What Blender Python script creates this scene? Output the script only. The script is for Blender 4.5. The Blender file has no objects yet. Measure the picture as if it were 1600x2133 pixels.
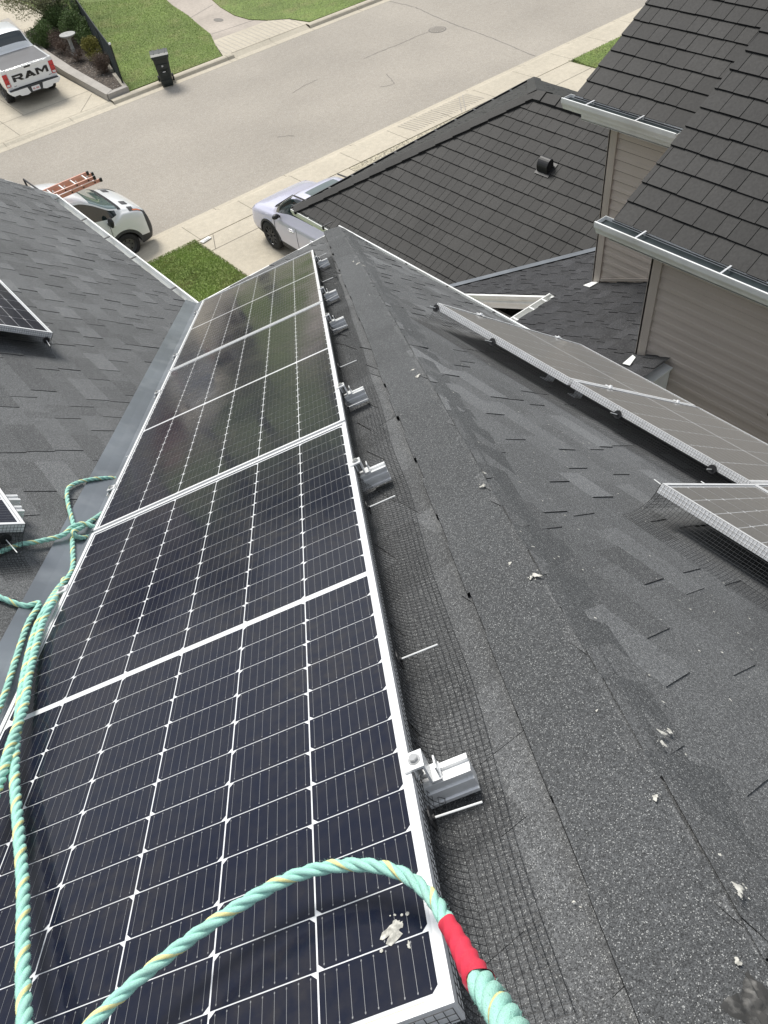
import bpy, bmesh, math, random
import numpy as np
from mathutils import Vector, Matrix, noise as mnoise
rnd = random.Random(7)
S = bpy.context.scene
# ------------------------------------------------------------------ camera
H = 10.3                                   # eye height above the street
F_PX = 1611.4
R = np.array([[0.7619567,-0.5368536,0.3622294],[-0.6396335,-0.5362183,0.5507621],[-0.1014446,-0.6513510,-0.7519647]])                          # camera axes (right, down, forward) in world
cam_d = bpy.data.cameras.new('camera'); cam = bpy.data.objects.new('camera', cam_d)
S.collection.objects.link(cam); S.camera = cam
cam_d.sensor_fit = 'VERTICAL'; cam_d.sensor_height = 24.0; cam_d.lens = F_PX/2133*24.0
cam_d.clip_start = 0.02; cam_d.clip_end = 2000
m = Matrix.Identity(4)
for i in range(3):
    m[i][0] = R[i, 0]; m[i][1] = -R[i, 1]; m[i][2] = -R[i, 2]
m[2][3] = H
cam.matrix_world = m
S.render.resolution_x = 768; S.render.resolution_y = 1024
# ------------------------------------------------------------------ light
SUN_EL, SUN_AZ = 52, 8                    # azimuth from +Y towards +X
w = bpy.data.worlds.new('World'); S.world = w; w.use_nodes = True
nt = w.node_tree; nt.nodes.clear()
o_ = nt.nodes.new('ShaderNodeOutputWorld'); bg = nt.nodes.new('ShaderNodeBackground')
sky = nt.nodes.new('ShaderNodeTexSky'); sky.sky_type = 'NISHITA'; sky.sun_disc = False
sky.sun_elevation = math.radians(SUN_EL); sky.sun_rotation = math.radians(SUN_AZ)
sky.air_density = 1.0; sky.dust_density = 3.0; sky.ozone_density = 1.0
hs = nt.nodes.new('ShaderNodeHueSaturation'); hs.inputs['Saturation'].default_value = 0.9
tc = nt.nodes.new('ShaderNodeTexCoord'); mp = nt.nodes.new('ShaderNodeMapping'); mp.inputs['Scale'].default_value = (1, 1, 2.2); mp.inputs['Location'].default_value = (.35, .1, .2)
cn = nt.nodes.new('ShaderNodeTexNoise'); cn.inputs['Scale'].default_value = 2.3; cn.inputs['Detail'].default_value = 7
cr = nt.nodes.new('ShaderNodeValToRGB'); cr.color_ramp.elements[0].position = 0.36; cr.color_ramp.elements[1].position = 0.56
cr.color_ramp.elements[0].color = (.45, .45, .45, 1)
mx = nt.nodes.new('ShaderNodeMix'); mx.data_type = 'RGBA'
mx.inputs[7].default_value = (3.7, 3.95, 4.35, 1)   # bright overcast veil, in the sky texture's own units
L = nt.links.new
L(tc.outputs['Generated'], mp.inputs['Vector']); L(mp.outputs['Vector'], cn.inputs['Vector'])
L(cn.outputs['Fac'], cr.inputs['Fac']); L(cr.outputs['Color'], mx.inputs[0])
L(sky.outputs['Color'], hs.inputs['Color']); L(hs.outputs['Color'], mx.inputs[6])
L(mx.outputs[2], bg.inputs['Color']); bg.inputs['Strength'].default_value = 0.11
L(bg.outputs['Background'], o_.inputs['Surface'])
sd = bpy.data.lights.new('sun', 'SUN'); sd.energy = 2.4; sd.angle = math.radians(22); sd.color = (1, .96, .9)
so = bpy.data.objects.new('sun', sd); S.collection.objects.link(so)
az, el = math.radians(SUN_AZ), math.radians(SUN_EL)
sv = Vector((math.sin(az)*math.cos(el), math.cos(az)*math.cos(el), math.sin(el)))
so.rotation_euler = sv.to_track_quat('Z', 'Y').to_euler()
S.view_settings.view_transform = 'Standard'; S.view_settings.look = 'None'
S.view_settings.exposure = 0.66; S.view_settings.gamma = 1
# ------------------------------------------------------------------ helpers
def ray(x, y): return R @ np.array([(x-800)/F_PX, (y-1066.5)/F_PX, 1.0])
E0 = np.array([0, 0, H])
def V(*a): return np.array(a, float)
def nrm(a): a = np.array(a, float); return a/np.linalg.norm(a)
def hit(x, y, p0, n):
    D = ray(x, y); return E0 + D*(((np.array(p0)-E0) @ n)/(D @ n))
def onx(x, y, X): D = ray(x, y); return E0 + D*(X/D[0])
def gnd(x, y, z=0.0): D = ray(x, y); return E0 + D*((z-H)/D[2])
def at(x, y, dist): return E0 + nrm(ray(x, y))*dist
def tag(o, label=None, cat=None, group=None, kind=None):
    if label: o['label'] = label
    if cat: o['category'] = cat
    if group: o['group'] = group
    if kind: o['kind'] = kind
    return o
def empty(name, mat=None, loc=None):
    o = bpy.data.objects.new(name, None); S.collection.objects.link(o); o.empty_display_size = .1
    if mat is not None: o.matrix_world = mat
    if loc is not None: o.location = Vector(loc)
    return o
def frame_mat(u, v, n, o):
    M = Matrix.Identity(4)
    for i in range(3): M[i][0], M[i][1], M[i][2], M[i][3] = u[i], v[i], n[i], o[i]
    return M
def wmat(p):
    m_ = p.matrix_basis.copy()
    return wmat(p.parent) @ p.matrix_parent_inverse @ m_ if p.parent else m_
def wparent(o, p):          # child whose mesh is in world space
    o.parent = p; o.matrix_parent_inverse = wmat(p).inverted()
def copy_tree(o, parent=None):
    c = o.copy(); S.collection.objects.link(c)
    if parent: c.parent = parent
    for ch in list(o.children): copy_tree(ch, c)
    return c
class MB:
    def __init__(s): s.v = []; s.f = []; s.m = []; s.a = []
    def add(s, vs, fs, mi=0, sh=1.0):
        b = len(s.v); s.v += [tuple(map(float, p)) for p in vs]
        for f in fs: s.f.append(tuple(b+i for i in f)); s.m.append(mi); s.a.append(sh)
    def quad(s, a, b, c, d, mi=0, sh=1.0): s.add([a, b, c, d], [(0, 1, 2, 3)], mi, sh)
    def box(s, o, u, v, w_, mi=0, sh=1.0):     # corner + three edge vectors
        o, u, v, w_ = map(lambda q: np.array(q, float), (o, u, v, w_))
        p = [o, o+u, o+u+v, o+v, o+w_, o+u+w_, o+u+v+w_, o+v+w_]
        s.add(p, [(0, 3, 2, 1), (4, 5, 6, 7), (0, 1, 5, 4), (1, 2, 6, 5), (2, 3, 7, 6), (3, 0, 4, 7)], mi, sh)
    def cbox(s, c, sx, sy, sz, mi=0, sh=1.0):
        c = np.array(c, float); s.box(c-V(sx, sy, sz)/2, (sx, 0, 0), (0, sy, 0), (0, 0, sz), mi, sh)
    def ext(s, poly, o, a, b, d, mi=0, sh=1.0):   # polygon (p,q) in axes a,b extruded along vector d
        o, a, b, d = map(lambda q: np.array(q, float), (o, a, b, d)); n = len(poly)
        lo = [o+a*p+b*q for p, q in poly]; hi = [x+d for x in lo]
        s.add(lo+hi, [tuple(range(n))[::-1], tuple(range(n, 2*n))]+[(i, (i+1) % n, n+(i+1) % n, n+i) for i in range(n)], mi, sh)
    def tube(s, pts, r, k=8, mi=0, sh=1.0, cap=True, rs=None):
        pts = [np.array(p, float) for p in pts]; n = len(pts); rings = []; up = None
        for i, p in enumerate(pts):
            t = nrm(pts[min(i+1, n-1)]-pts[max(i-1, 0)])
            if up is None: up = nrm(np.cross(t, V(.3, .5, .81) if abs(t[2]) < .9 else V(1, .1, 0)))
            up = nrm(up-t*(up@t)); sd_ = np.cross(t, up); rr = rs[i] if rs is not None else r
            rings.append([p+rr*(math.cos(2*math.pi*j/k)*up+math.sin(2*math.pi*j/k)*sd_) for j in range(k)])
        vs = [q for rg in rings for q in rg]
        fs = [(i*k+j, i*k+(j+1) % k, (i+1)*k+(j+1) % k, (i+1)*k+j) for i in range(n-1) for j in range(k)]
        if cap: fs += [tuple(range(k))[::-1], tuple(range((n-1)*k, n*k))]
        s.add(vs, fs, mi, sh)
    def disc(s, c, n, r, th, k=20, mi=0, sh=1.0): s.tube([np.array(c, float), np.array(c, float)+np.array(n, float)*th], r, k, mi, sh)
    def sphere(s, c, rx, ry, rz, k=10, l=6, mi=0, sh=1.0):
        c = np.array(c, float); vs = []
        for i in range(l+1):
            th = math.pi*i/l
            for j in range(k):
                ph = 2*math.pi*j/k; vs.append(c+V(rx*math.sin(th)*math.cos(ph), ry*math.sin(th)*math.sin(ph), rz*math.cos(th)))
        s.add(vs, [(i*k+j, (i+1)*k+j, (i+1)*k+(j+1) % k, i*k+(j+1) % k) for i in range(l) for j in range(k)], mi, sh)
    def build(s, name, mats, parent=None, smooth=False, world=True, bevel=0, clips=(), auto=None):
        me = bpy.data.meshes.new(name)
        if not isinstance(mats, (list, tuple)): mats = [mats]
        bm = bmesh.new(); lay = bm.faces.layers.float.new('shade')
        vs = [bm.verts.new(p) for p in s.v]
        for f, mi, a in zip(s.f, s.m, s.a):
            try: fc = bm.faces.new([vs[i] for i in f])
            except ValueError: continue
            fc.material_index = mi; fc[lay] = a; fc.smooth = smooth
        for (pp, pn) in clips:
            bmesh.ops.bisect_plane(bm, geom=bm.verts[:]+bm.edges[:]+bm.faces[:], plane_co=Vector(pp), plane_no=Vector(pn), clear_outer=True, dist=1e-5)
        if bevel:
            bmesh.ops.recalc_face_normals(bm, faces=bm.faces[:])
            bmesh.ops.bevel(bm, geom=bm.edges[:], offset=bevel, segments=2, profile=.6, affect='EDGES', clamp_overlap=True)
        bmesh.ops.recalc_face_normals(bm, faces=bm.faces[:]) if auto else None
        bm.to_mesh(me); bm.free()
        for mt in mats: me.materials.append(mt)
        o = bpy.data.objects.new(name, me); S.collection.objects.link(o)
        if parent is not None:
            if world: wparent(o, parent)
            else: o.parent = parent
        return o
# ------------------------------------------------------------------ materials
def mk(name, col, rough=.6, metal=0., spec=.5, n1=None, n2=None, bump=None, attr=0., coat=0., coords='Object', speck=None, emit=None):
    """n1/n2: (scale, detail, amount, tint colour or None); bump: (scale, distance); attr: weight of the face tone; speck: (scale, amount)"""
    mt = bpy.data.materials.new(name); mt.use_nodes = True; t = mt.node_tree; N = t.nodes; b = N['Principled BSDF']
    b.inputs['Roughness'].default_value = rough; b.inputs['Metallic'].default_value = metal
    b.inputs['Specular IOR Level'].default_value = spec; b.inputs['Coat Weight'].default_value = coat; b.inputs['Coat Roughness'].default_value = .06
    co = N.new('ShaderNodeTexCoord').outputs[coords]
    rgb = N.new('ShaderNodeRGB'); rgb.outputs[0].default_value = (*col, 1); cur = rgb.outputs[0]
    def mixc(fac, a, bcol, typ='MIX'):
        x = N.new('ShaderNodeMix'); x.data_type = 'RGBA'; x.blend_type = typ
        if isinstance(fac, float): x.inputs[0].default_value = fac
        else: t.links.new(fac, x.inputs[0])
        t.links.new(a, x.inputs[6])
        if isinstance(bcol, tuple): x.inputs[7].default_value = (*bcol, 1)
        else: t.links.new(bcol, x.inputs[7])
        return x.outputs[2]
    def noise(sc, det):
        n_ = N.new('ShaderNodeTexNoise'); n_.inputs['Scale'].default_value = sc; n_.inputs['Detail'].default_value = det
        t.links.new(co, n_.inputs['Vector']); return n_.outputs['Fac']
    def rng(src, a, b_, c, d):
        r_ = N.new('ShaderNodeMapRange'); r_.inputs[1].default_value = a; r_.inputs[2].default_value = b_; r_.inputs[3].default_value = c; r_.inputs[4].default_value = d
        t.links.new(src, r_.inputs[0]); return r_.outputs[0]
    if attr:
        a_ = N.new('ShaderNodeAttribute'); a_.attribute_name = 'shade'
        vv = rng(a_.outputs['Fac'], 0, 2, 1-attr, 1+attr)
        h_ = N.new('ShaderNodeVectorMath'); h_.operation = 'SCALE'; t.links.new(cur, h_.inputs[0]); t.links.new(vv, h_.inputs['Scale']); cur = h_.outputs[0]
    for q in (n1, n2):
        if q:
            sc, det, amt, tint = q; nf = noise(sc, det)
            if tint is None:
                vv = rng(nf, .3, .7, 1-amt, 1+amt)
                h_ = N.new('ShaderNodeVectorMath'); h_.operation = 'SCALE'; t.links.new(cur, h_.inputs[0]); t.links.new(vv, h_.inputs['Scale']); cur = h_.outputs[0]
            else: cur = mixc(rng(nf, .5, .68, 0, amt), cur, tint)
    if speck:
        vo = N.new('ShaderNodeTexVoronoi'); vo.inputs['Scale'].default_value = speck[0]; t.links.new(co, vo.inputs['Vector'])
        sp = N.new('ShaderNodeSeparateColor'); t.links.new(vo.outputs['Color'], sp.inputs[0])
        vv = rng(sp.outputs[0], 0, 1, 1-speck[1], 1+speck[1])
        h_ = N.new('ShaderNodeVectorMath'); h_.operation = 'SCALE'; t.links.new(cur, h_.inputs[0]); t.links.new(vv, h_.inputs['Scale']); cur = h_.outputs[0]
        cur = mixc(rng(sp.outputs[1], .93, .97, 0, .55), cur, speck[2])
    t.links.new(cur, b.inputs['Base Color'])
    if bump:
        bn = N.new('ShaderNodeBump'); bn.inputs['Strength'].default_value = 1; bn.inputs['Distance'].default_value = bump[1]
        t.links.new(noise(bump[0], 3), bn.inputs['Height']); t.links.new(bn.outputs[0], b.inputs['Normal'])
    if emit: b.inputs['Emission Color'].default_value = (*emit, 1); b.inputs['Emission Strength'].default_value = 1
    return mt
M = {}
M['shingle'] = mk('asphalt_shingle', (.110, .1135, .1155), .93, n1=(1.1, 6, .16, None), n2=(170, 4, .30, None), attr=.50, speck=(760, .62, (.58, .59, .57)), bump=(500, .0006))
M['shingle_side'] = mk('shingle_edge', (.010, .0105, .011), .95)
M['cap'] = mk('cap_shingle', (.068, .071, .073), .93, n1=(1.1, 6, .16, None), n2=(170, 4, .28, None), attr=.25, speck=(760, .62, (.55, .56, .54)), bump=(500, .0006))
M['nshingle'] = mk('neighbour_shingle', (.034, .035, .038), .92, n1=(5, 5, .15, None), attr=.5, speck=(300, .5, (.25, .25, .25)))
M['tile'] = mk('rubber_tile', (.0325, .0318, .0300), .66, spec=.3, n1=(1.2, 6, .2, None), n2=(40, 5, .22, None), attr=.38, bump=(60, .0012))
M['tile_gap'] = mk('tile_gap', (.008, .008, .009), .9)
M['alu'] = mk('mill_aluminium', (.80, .805, .80), .40, metal=.45, n1=(40, 4, .08, None), bump=(90, .0002))
M['frame'] = mk('anodised_frame', (.84, .845, .84), .36, metal=.12, n1=(9, 4, .07, None), n2=(70, 3, .04, None))
M['steel'] = mk('bolt_steel', (.55, .55, .54), .3, metal=.9)
M['white_metal'] = mk('white_metal', (.84, .85, .83), .4, n1=(6, 4, .08, None), n2=(3, 6, .35, (.42, .40, .34)))
M['gutter_in'] = mk('gutter_inside', (.50, .51, .50), .5, n1=(3, 6, .2, None), n2=(14, 5, .55, (.26, .25, .21)))
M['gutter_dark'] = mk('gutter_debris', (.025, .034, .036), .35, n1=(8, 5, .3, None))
M['black'] = mk('black_plastic', (.012, .012, .013), .5)
M['wire'] = mk('black_coated_wire', (.010, .011, .012), .55)
M['flash'] = mk('galvanised_flashing', (.19, .21, .235), .42, metal=.3, n1=(2.2, 6, .2, None), n2=(7, 8, .28, (.34, .36, .38)), bump=(5, .002))
M['siding'] = mk('vinyl_siding', (.54, .478, .42), .55, n1=(1.2, 4, .06, None), n2=(90, 2, .03, None), attr=.12)
M['siding_post'] = mk('siding_corner_post', (.47, .42, .37), .5, n1=(3, 4, .06, None))
M['asphalt'] = mk('asphalt', (.338, .306, .258), .9, n1=(.25, 8, .10, None), n2=(6, 7, .045, None), speck=(60, .16, (.5, .48, .45)), bump=(60, .004))
M['concrete'] = mk('concrete', (.485, .435, .340), .85, n1=(.5, 7, .08, None), n2=(7, 7, .07, None), speck=(80, .08, (.6, .57, .5)), bump=(40, .002))
M['concrete_grey'] = mk('grey_concrete', (.37, .345, .31), .85, n1=(1.2, 7, .1, None), n2=(12, 6, .08, None), bump=(30, .003))
M['joint'] = mk('concrete_joint', (.18, .16, .13), .9)
M['tar'] = mk('crack_sealant', (.19, .175, .155), .8)
M['path'] = mk('worn_path', (.42, .37, .315), .9, n1=(.6, 7, .14, None), n2=(9, 6, .1, None), bump=(30, .004))
M['grass'] = mk('lawn', (.150, .208, .050), .9, n1=(.45, 6, .22, None), n2=(1.1, 8, .5, (.22, .215, .085)), speck=(26, .35, (.2, .24, .07)), bump=(28, .03))
M['blade'] = mk('grass_blade', (.24, .325, .085), .7, attr=.4, n1=(.8, 6, .25, None), n2=(1.3, 7, .6, (.36, .33, .15)))
M['mulch'] = mk('mulch', (.075, .060, .048), .95, n1=(9, 6, .4, None), speck=(22, .6, (.35, .33, .3)), bump=(25, .03))
M['gravel'] = mk('gravel', (.42, .38, .28), .95, speck=(24, .5, (.7, .66, .55)), bump=(25, .03))
M['bark'] = mk('bark', (.11, .09, .075), .9, n1=(12, 5, .3, None), bump=(20, .01))
M['leaf_olive'] = mk('leaf_olive', (.27, .275, .14), .75, attr=.55)
M['leaf_green'] = mk('leaf_green', (.085, .135, .036), .75, attr=.6)
M['leaf_yellow'] = mk('leaf_yellow', (.215, .200, .038), .75, attr=.5)
M['leaf_brown'] = mk('leaf_brown', (.135, .092, .068), .8, attr=.5)
M['white_paint'] = mk('white_car_paint', (.78, .79, .78), .28, coat=.8, n1=(1.5, 3, .02, None))
M['lilac_paint'] = mk('pearl_lilac_paint', (.62, .615, .73), .25, metal=.12, coat=.9)
M['dark_paint'] = mk('dark_grey_paint', (.03, .034, .036), .25, coat=.9)
M['car_glass'] = mk('car_glass', (.012, .022, .022), .04, spec=.8, coat=.6)
M['wind_glass'] = mk('windscreen_glass', (.10, .15, .14), .05, spec=.8, coat=.6)
M['sunroof'] = mk('sunroof_glass', (.10, .13, .12), .12, coat=.5)
M['trim'] = mk('grey_trim', (.045, .046, .048), .6, n1=(20, 3, .1, None))
M['tyre'] = mk('tyre_rubber', (.018, .018, .018), .8, n1=(30, 3, .2, None))
M['rim'] = mk('steel_rim', (.16, .16, .155), .4, metal=.5)
M['rim_black'] = mk('black_rim', (.02, .022, .026), .25, metal=.4, coat=.4)
M['lamp_clear'] = mk('lamp_lens', (.6, .62, .62), .1, coat=.8)
M['lamp_red'] = mk('red_lens', (.52, .02, .02), .15, coat=.8)
M['lamp_orange'] = mk('orange_lens', (.62, .16, .04), .2, coat=.8)
M['cover'] = mk('tonneau_vinyl', (.085, .085, .09), .42, n1=(1.5, 4, .15, None))
M['ladder'] = mk('orange_fibreglass', (.70, .36, .27), .5, n1=(9, 4, .12, None))
M['binp'] = mk('bin_plastic', (.016, .022, .020), .42, n1=(9, 4, .15, None))
M['stone'] = mk('birdbath_stone', (.40, .40, .38), .9, n1=(14, 5, .15, None))
M['brick'] = mk('red_stucco', (.26, .13, .11), .85, n1=(3, 5, .1, None))
M['fence'] = mk('fence_metal', (.012, .018, .016), .5)
M['dropping'] = mk('bird_dropping', (.50, .49, .44), .9, n1=(140, 5, .45, None), n2=(90, 4, .6, (.20, .20, .18)))
M['teal'] = mk('teal_rope_fibre', (.37, .68, .58), .85, n1=(22, 6, .35, (.30, .42, .34)), n2=(900, 3, .16, None), bump=(700, .0007))
M['yellow'] = mk('yellow_rope_fibre', (.82, .78, .36), .7, n2=(900, 3, .14, None), bump=(700, .0006))
M['tape'] = mk('red_tape', (.74, .045, .085), .42, n1=(35, 3, .1, None), n2=(12, 3, .10, None))
M['plate'] = mk('number_plate', (.75, .74, .74), .5)
M['red_mark'] = mk('red_mark', (.5, .06, .06), .5)
M['door_white'] = mk('white_paintwork', (.7, .7, .68), .5)
M['label'] = mk('panel_label', (.62, .60, .46), .6)
def panel_mat(name, col, rough, dustcol, dust, metal=0., sheen=.11):
    mt = mk(name, col, rough, metal=metal, coat=1.0); N = mt.node_tree.nodes; t = mt.node_tree; b = N['Principled BSDF']
    b.inputs['Coat Roughness'].default_value = .045; b.inputs['Coat IOR'].default_value = 1.30
    co = N.new('ShaderNodeTexCoord').outputs['Object']
    n_ = N.new('ShaderNodeTexNoise'); n_.inputs['Scale'].default_value = 2.2; n_.inputs['Detail'].default_value = 9; n_.inputs['Roughness'].default_value = .68; t.links.new(co, n_.inputs['Vector'])
    r_ = N.new('ShaderNodeMapRange'); r_.inputs[1].default_value = .46; r_.inputs[2].default_value = .68; r_.inputs[3].default_value = dust*.35; r_.inputs[4].default_value = dust; t.links.new(n_.outputs['Fac'], r_.inputs[0])
    n3 = N.new('ShaderNodeTexNoise'); n3.inputs['Scale'].default_value = 38; n3.inputs['Detail'].default_value = 6; t.links.new(co, n3.inputs['Vector'])
    r3_ = N.new('ShaderNodeMapRange'); r3_.inputs[1].default_value = .35; r3_.inputs[2].default_value = .75; r3_.inputs[3].default_value = .4; r3_.inputs[4].default_value = 1.9; t.links.new(n3.outputs['Fac'], r3_.inputs[0])
    mu = N.new('ShaderNodeMath'); mu.operation = 'MULTIPLY'; t.links.new(r_.outputs[0], mu.inputs[0]); t.links.new(r3_.outputs[0], mu.inputs[1]); r_ = mu
    src = b.inputs['Base Color'].links[0].from_socket
    x = N.new('ShaderNodeMix'); x.data_type = 'RGBA'; t.links.new(r_.outputs[0], x.inputs[0]); t.links.new(src, x.inputs[6]); x.inputs[7].default_value = (*dustcol, 1)
    t.links.new(x.outputs[2], b.inputs['Base Color'])
    b.inputs['Sheen Weight'].default_value = sheen; b.inputs['Sheen Roughness'].default_value = .45; b.inputs['Sheen Tint'].default_value = (.62, .52, .38, 1)
    r2 = N.new('ShaderNodeMapRange'); r2.inputs[1].default_value = .35; r2.inputs[2].default_value = .7; r2.inputs[3].default_value = .03; r2.inputs[4].default_value = .20; t.links.new(n_.outputs['Fac'], r2.inputs[0])
    t.links.new(r2.outputs[0], b.inputs['Coat Roughness'])
    return mt
M['cell'] = panel_mat('silicon_cell', (.0018, .0052, .0200), .4, (.14, .118, .075), .12)
M['cell'].node_tree.nodes['Principled BSDF'].inputs['Specular IOR Level'].default_value = .05
M['back'] = panel_mat('backsheet', (.80, .82, .84), .5, (.4, .38, .33), .25)
M['busbar'] = panel_mat('busbar', (.21, .215, .225), .35, (.2, .2, .18), .1, .3)
for k_ in ('cell', 'back', 'busbar'):  # right slope copies: added pale sheen stands in for the grazing reflection
    d_ = M[k_].copy(); d_.name = 'dusty_'+M[k_].name; d_.node_tree.nodes['Principled BSDF'].inputs['Sheen Weight'].default_value = (.62 if k_ == 'cell' else .35); d_.node_tree.nodes['Principled BSDF'].inputs['Sheen Tint'].default_value = (.9, .84, .74, 1); M['dusty_'+k_] = d_
# ------------------------------------------------------------------ our roof planes
Hv = V(0, 0, H)
pu, pv, pn = nrm((0.87748415, -0.42252697, 0.22691965)), nrm((0.47879625, 0.79922496, -0.36330926)), None
pv = nrm(pv-pu*(pu@pv)); pn = np.cross(pu, pv)
po = V(-0.79469153, 0.564434, -1.31156138)+Hv            # near left corner of the array, top face
OFF = .12
F0 = po-pn*OFF; nF = pn
hipd = nrm((-0.47048123, -0.80318282, 0.36543778))
A = hit(709, 473, F0, nF)                                 # foot of the hip
B = hit(412.5, 631, F0, nF)                               # foot of the valley
nS = np.cross(hipd, V(0, 1, 0)); nS = nrm(nS*np.sign(nS[2])); tS = nS[0]/nS[2]
upS = nrm((-1, 0, tS)); Yv = V(0, 1, 0); Xv = V(1, 0, 0); Zv = V(0, 0, 1)
eF = nrm(A-B); upF = np.cross(nF, eF); upF = upF*np.sign(upF[2])
HT = A+hipd*12; VT = B+hipd*12

def shingles(name, O, e, s, n, x0, x1, y1, mats, parent, clips, exp=.143, shs=(.55, .75, .9, 1.05, 1.2, 1.45), tabh=.0030, seed=1, wmin=.10, wmax=.34, gmin=.08, gmax=.26, jog=.45, y0=0):
    r = random.Random(seed); mb = MB(); P = lambda a, b, h: O+e*a+s*b+n*h
    rows = int((y1-y0)/exp)
    for k in range(rows+1):
        ya, yb = y0+k*exp, y0+(k+1)*exp+.01; hA, hB = .0045, .0005
        xx = x0
        while xx < x1:
            xn = min(x1, xx+r.uniform(.12, .5)); mb.add([P(xx, ya, hA), P(xn, ya, hA), P(xn, yb, hB), P(xx, yb, hB)], [(0, 1, 2, 3)], 0, r.uniform(.55, 1.0)); xx = xn
        mb.add([P(x0, ya, -.001), P(x1, ya, -.001), P(x1, ya, hA), P(x0, ya, hA)], [(0, 1, 2, 3)], 1)
        x = x0+r.uniform(-.3, 0)
        while x < x1:
            w_ = r.uniform(wmin, wmax); a, b = x, min(x+w_, x1); t = tabh*r.uniform(.7, 1.25); j = r.uniform(-.006, .006)
            if r.random() < .12: t += .002
            sh = r.choice(shs)+r.uniform(-.12, .12)
            d = .0
            mb.add([P(a, ya, hA+t), P(b, ya, hA+t), P(b+j, yb-.012, hB+t*.9), P(a+j, yb-.012, hB+t*.9)], [(0, 1, 2, 3)], 0, sh)
            mb.add([P(a, ya, hA), P(b, ya, hA), P(b, ya, hA+t), P(a, ya, hA+t)], [(0, 1, 2, 3)], 1)
            for q, jj in ((a, j), (b, j)):
                mb.add([P(q, ya, hA), P(q, ya, hA+t), P(q+jj, yb-.012, hB+t*.9), P(q+jj, yb-.012, hB)], [(0, 1, 2, 3)], 1)
            x = b+r.uniform(gmin, gmax)
    return mb.build(name, mats, parent, clips=clips)

house = empty('house', loc=(0, 2, 0))
tag(house, 'near house under the camera with grey asphalt shingle roof slopes carrying the solar panels', 'house')
SM = [M['shingle'], M['shingle_side']]
hipn = nrm(np.cross(hipd, nF)); hipn = hipn if hipn@(A-B) > 0 else -hipn      # in F, pointing out over the hip
hipnS = nrm(np.cross(hipd, nS)); hipnS = hipnS if hipnS@V(0, -1, 0) < 0 else -hipnS
valn = hipn
# front slope between valley and hip
shingles('roof_slope', B-eF*8, eF, upF, nF, 0, 14, 8.5, SM, house, [(tuple(A), tuple(hipn)), (tuple(B), tuple(-hipn))], seed=3, y0=.07, shs=(.35, .45, .55, .7))
# right slope: eave along Y
cl = np.cross(hipd, nS); cl = cl if cl@V(0, 1, 0) > 0 else -cl
shingles('roof_slope', V(A[0], A[1]+.0, A[2])-Yv*9, Yv, upS, nS, 0, 9.2, 8.0, SM, house, [(tuple(A), tuple(nrm(cl)))], seed=5, shs=(.45, .6, .75, .95, 1.3, 1.6), wmin=.12, wmax=.4, y0=.165)
# left slope: eave along Y, valley on its right
RK = 9.38
clv = np.cross(hipd, nS); clv = clv if clv@V(0, 1, 0) > 0 else -clv
shingles('roof_slope', V(B[0], -3, B[2]), Yv, upS, nS, 0, RK+3, 8.0, SM, house, [(tuple(B), tuple(-nrm(clv)))], seed=9, y0=.165)
# hip cap shingles
mb = MB(); wF, wS = .167, .15
dF = -hipn*1.0; dS_ = nrm(np.cross(nS, hipd)); dS_ = dS_ if dS_@upS < 0 else -dS_
dS_ = nrm(-cl)
kk = 0; s_ = -.02; rr = random.Random(2)
while s_ < 9:
    ln = .20; e1 = s_+ln+.03
    top0 = .011+rr.uniform(0, .002); top1 = .006; wa = wF+rr.uniform(-.006, .006); wb_ = wS+rr.uniform(-.006, .006); sh = rr.uniform(.7, 1.3)
    nC = nrm(nF+nS); c0 = A+hipd*s_; c1 = A+hipd*e1
    prof = []
    for t_ in (-1, -.6, -.25, -.1, 0, .1, .25, .6, 1):
        wd = (dF*wa*-t_ if t_ < 0 else dS_*wb_*t_); nn = nF if t_ < 0 else nS
        rd = -.010*math.exp(-(t_/.22)**2)
        prof.append((wd, nrm(nn*(abs(t_)+.02)+nC*.35), rd))
    th_ = [.022, .020, .014, .013, .012, .011, .009, .0045, .0012]
    r0 = [c0+a_+b_*(top0-.009+q_+c_) for (a_, b_, c_), q_ in zip(prof, th_)]; r1 = [c1+a_+b_*(top1-.007+q_+c_) for (a_, b_, c_), q_ in zip(prof, th_)]
    g0 = [c0+a_-b_*.003 for a_, b_, c_ in prof]; n_ = len(prof)
    mb.add(r0+r1, [(i, i+1, n_+i+1, n_+i) for i in range(n_-1)], 0, sh)
    mb.add(g0+r0, [(i, i+1, n_+i+1, n_+i) for i in range(n_-1)], 1)
    for i_ in (0,): mb.add([r0[i_], r1[i_], c1+prof[i_][0]-prof[i_][1]*.004, g0[i_]], [(0, 1, 2, 3)], 1)
    s_ += ln
mb.build('hip_cap', [M['cap'], M['shingle_side']], house)
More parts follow.
